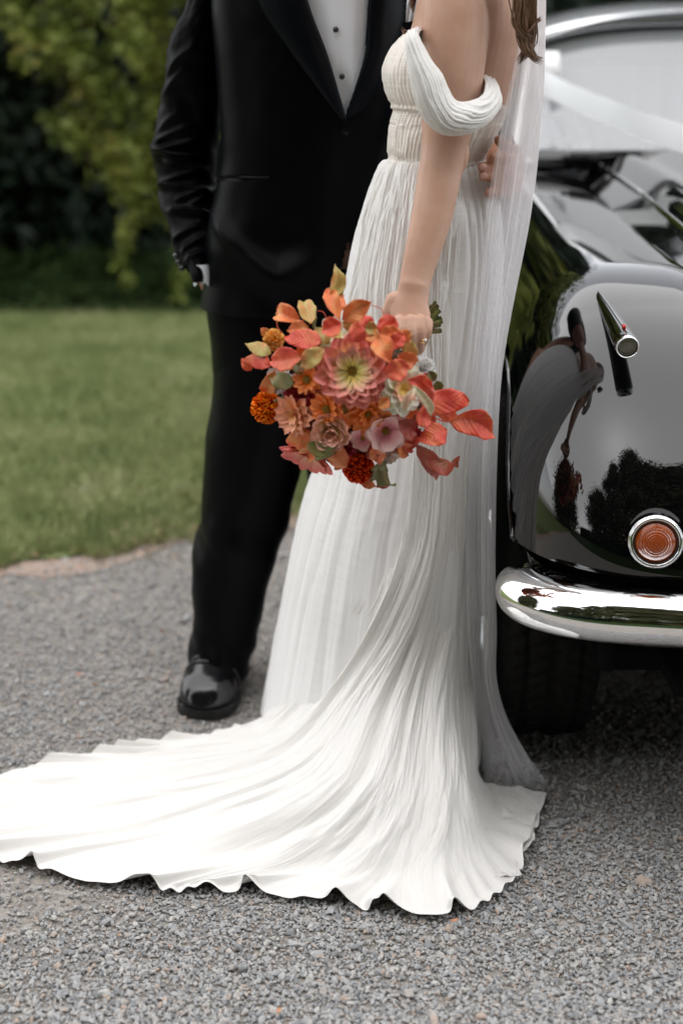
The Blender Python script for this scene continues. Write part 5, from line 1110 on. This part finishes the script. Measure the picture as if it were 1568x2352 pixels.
LM = dict(r=leaf_mat('red_leaf', (.50, .030, .018), (.64, .075, .035), (.70, .18, .06)), o=leaf_mat('orange_leaf', (.58, .075, .03), (.72, .20, .06), (.66, .34, .10)), y=leaf_mat('yellow_green_leaf_red_tinge', (.34, .32, .07), (.48, .36, .11), (.64, .24, .08)),
          g=leaf_mat('olive_leaf', (.07, .09, .02), (.14, .15, .03), (.22, .13, .04)), d=leaf_mat('dark_red_leaf', (.24, .03, .02), (.36, .06, .035), (.30, .10, .04)), p=leaf_mat('pale_leaf', (.50, .46, .26), (.62, .58, .38), (.55, .30, .2)))
def leaf(bx, by, tx, ty, w, c, side=0, d0=0, d1=0, roll=.0, conv=True):
    if conv: bx, by, tx, ty, w = 533+.4*bx, 596+.4*by, 533+.4*tx, 596+.4*ty, w*.4
    def Ys(x, y):
        r_ = math.hypot((x-835)/230., (y-880)/230.); return 2.085-.085*math.sqrt(max(0.0, 1-min(1, r_)**2))
    b_ = P(bx, by, Ys(bx, by)+d0); t_ = P(tx, ty, Ys(tx, ty)+d1); ax = t_-b_; Ln = np.linalg.norm(ax); ax /= Ln
    vw = np.array([0, -1, .25]); s0 = np.cross(vw, ax); s0 /= np.linalg.norm(s0); nn = np.cross(ax, s0); 
    s1 = s0*math.cos(roll)+nn*math.sin(roll); n1 = np.cross(ax, s1); W = mm(w, b_)/2*1.12
    t = np.linspace(0, 1, 22)[:, None]; s = np.linspace(-1, 1, 11)[None]
    wd = W*1.06*(np.clip(t, 0, 1)**.75*np.clip(1-t, 0, 1)**.95/(.44**.75*.56**.95))*(1+.04*np.sin(t*23+s*2))
    wd = np.minimum(wd, W*1.05)
    bow = side*mm(1, b_)*np.sin(PI*t)+0*s; z = (.20+.25*math.sin(bx*.7+by))*wd*np.abs(s)*1.6-(.30+.22*math.sin(bx*1.3))*Ln*(t-.5)**2+.05*Ln*np.sin(t*6+bx)+.12*W*np.sin(t*15+s*3+by)*np.abs(s)+.35*math.sin(by*.9)*W*s*t
    G = b_+ax*(t*Ln)[..., None]+s1*(wd*s+bow)[..., None]+n1*z[..., None]
    o = part(grid_mesh('leaf', G), 'leaf', LM[c], bq); so = o.modifiers.new('thickness', 'SOLIDIFY'); so.thickness = .0006; return o
LV = [(575, 225, 590, 30, 80, 'y', -10, 0, -.02, .3), (612, 325, 540, 150, 76, 'o', 0, -.01, -.02), (598, 295, 643, 205, 62, 'o', 0, -.005, 0), (632, 345, 803, 245, 105, 'o', 6, -.02, -.03, .3), (375, 335, 238, 300, 100, 'o', 5, 0, 0, .4), (300, 300, 275, 252, 60, 'r'), (450, 360, 405, 235, 88, 'y', 0, 0, 0, .3), (432, 385, 318, 405, 78, 'o'),
      (625, 365, 510, 415, 100, 'r', 0, -.02, -.02), (510, 470, 300, 440, 105, 'r', 0, -.02, -.01), (385, 560, 212, 585, 118, 'r', 0, -.035, -.02), (520, 520, 375, 620, 95, 'y', 0, -.03, -.02), (225, 540, 80, 482, 72, 'y'), (225, 605, 60, 575, 88, 'r', -6), (110, 640, 55, 570, 50, 'r'), (235, 650, 165, 770, 76, 'o', 8), (215, 440, 165, 395, 46, 'o'),
      (905, 440, 878, 308, 105, 'r', 0, -.03, -.03), (850, 470, 755, 405, 70, 'o', 0, -.02, 0), (725, 480, 705, 358, 84, 'r', 0, -.04, -.05), (830, 440, 905, 590, 108, 'o', 0, -.035, -.05), (850, 430, 985, 425, 84, 'o', 0, -.03, -.04), (905, 500, 990, 430, 80, 'r', 0, -.04, -.04), (955, 555, 1072, 585, 84, 'o', -6, -.02, -.02), (880, 660, 1020, 612, 110, 'r', 0, -.05, -.05), (980, 470, 1060, 560, 70, 'y', 0, -.02, -.02),
      (760, 395, 840, 400, 66, 'y', 0, -.01, -.01), (1095, 875, 1372, 815, 132, 'r', 12, -.03, -.02, .25), (1250, 930, 1502, 1015, 136, 'r', 20, -.02, -.02, .2), (1240, 975, 1075, 1045, 116, 'r', 0, -.03, -.03), (1068, 1080, 1172, 1275, 92, 'd', 10, -.02, -.02), (1098, 1095, 1315, 1175, 84, 'd', -26, -.02, -.02, -.4), (1290, 1200, 1308, 1130, 34, 'd', 8), (1060, 880, 1140, 930, 100, 'r', 0, -.03, -.03), (1010, 690, 1160, 740, 90, 'r', 0, -.05, -.04), (1070, 700, 1150, 850, 74, 'r', 0, -.05, -.04),
      (1052, 742, 990, 892, 38, 'p', -8, -.07, -.07), (1050, 745, 1155, 922, 44, 'p', 8, -.07, -.06), (860, 1188, 940, 1310, 66, 'g', -14, 0, 0, .5), (870, 1175, 800, 1290, 80, 'g', 0, 0, 0), (900, 1260, 830, 1312, 60, 'd', 0), (740, 1280, 830, 1300, 50, 'o'), (430, 1062, 592, 1078, 76, 'g', -10, -.03, -.03), (478, 1140, 602, 1110, 60, 'g', 8, -.02, -.02), (1190, 885, 1292, 898, 66, 'r'), (960, 930, 1060, 1000, 110, 'd', 0, -.02, -.01), (1000, 1000, 1040, 1100, 90, 'r'), (940, 1060, 1000, 1120, 60, 'd'), (700, 380, 790, 430, 60, 'y', 0, 0, 0), (1170, 700, 1198, 760, 50, 'g'), (860, 640, 820, 780, 60, 'd', 0, -.01, -.01), (640, 830, 700, 900, 60, 'g'), (560, 760, 480, 800, 60, 'd', 0, 0, 0), (900, 800, 840, 850, 60, 'o', 0, -.03, -.03), (650, 590, 600, 510, 50, 'd'), (820, 1150, 800, 1060, 70, 'd'), (400, 640, 330, 560, 60, 'd'), (1130, 640, 1160, 700, 50, 'g'), (980, 400, 1010, 480, 60, 'o', 0, -.03, -.03)]
for q in LV: leaf(*q)
for k in range(16):                                  # shorter leaves tucked between the blooms
    a_ = k*2.39996; r_ = 135+ (k*37 % 40); x_, y_ = 822+r_*math.cos(a_)*.95, 905+r_*math.sin(a_)*.85
    if x_ > 900 and y_ < 850: continue
    leaf(x_, y_, x_+math.cos(a_)*42+rng.uniform(-14, 14), y_+math.sin(a_)*42+rng.uniform(-14, 14), rng.uniform(30, 44), 'rorogdoy'[k % 8], 0, -.004, -.004, conv=False)
for (x, y, r, c) in [(728, 925, 30, 'peach'), (800, 925, 24, 'coral'), (865, 870, 30, 'apri'), (905, 950, 34, 'blush'), (735, 800, 30, 'peach'), (930, 940, 26, 'coral'), (850, 1015, 26, 'peach'), (760, 1040, 26, 'blush'), (690, 825, 24, 'coral'), (865, 800, 24, 'blush')]:
    flower(x, y, r, 'carn', [(14, 1.0, 10, .1, c), (13, .88, 30, .05, c), (10, .7, 50, 0, c), (8, .5, 70, 0, c)], n=((x-835)/300., -1, (905-y)/300.), petals='joined', name='flower', wid=.32, cup=.5, Y=2.05)
# twining tendrils and stems
def twig(pts, r, c='r', nm='tendril'):
    p = spline(np.array([P(533+.4*x, 596+.4*y, 2.07) for x, y in pts]), 24); part(MB().tube(p, r, 6), nm, LM['r'] if c == 'r' else M['stem'], bq)
twig([(800, 262), (850, 280), (868, 310)], .0007); twig([(255, 345), (262, 390), (290, 425)], .0009); twig([(490, 295), (520, 300), (540, 330)], .0007); twig([(400, 300), (410, 340), (395, 360)], .0009); twig([(1140, 900), (1200, 925), (1250, 935)], .0010); twig([(910, 700), (930, 780), (1000, 810)], .0009); twig([(880, 1140), (875, 1170), (860, 1190)], .001, 'g'); twig([(240, 815), (300, 785)], .0018, 'g', 'stem'); twig([(480, 330), (470, 380), (490, 410)], .0022, 'g', 'stem'); twig([(620, 240), (640, 290), (680, 310)], .0009)
se = [(1145, 262), (1168, 240), (1180, 262), (1192, 290), (1178, 318), (1200, 335), (1206, 352), (1196, 375), (1198, 408), (1160, 300)]
for k, (x, y) in enumerate(se):
    e_ = P(533+.4*x, 596+.4*y, 2.185+.004*(k % 3)); s_ = P(846+3*k, 838+2*(k % 4), 2.115+.003*(k % 3)); mid = P(948+.5*k, 771-1.5*k+ (y-320)*.12, 2.178)
    part(MB().tube(spline(np.array([s_, mid, e_]), 14), rng.uniform(.0026, .0042), 8), 'stem', M['stem'], bq)
# inner foliage that fills the heart of the bouquet
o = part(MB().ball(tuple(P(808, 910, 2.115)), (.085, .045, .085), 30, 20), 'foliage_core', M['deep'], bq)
cc = rng.normal(size=(1400, 3)); cc /= np.linalg.norm(cc, axis=1, keepdims=True); cc = cc*np.array([.098, .052, .095])+np.array(P(815, 910, 2.11))-np.array(BC)
M['mixleaf'] = mat('small_mixed_leaf', rough=.6); noise_col(M['mixleaf'], [(.05, .07, .02), (.20, .05, .03), (.34, .09, .04), (.12, .12, .03)], 30, 2)
o = leaf_cards('small_leaves', cc, .013, M['mixleaf'], '', '', kind=None, parent=bq, thin=.5); o['kind'] = 'stuff'
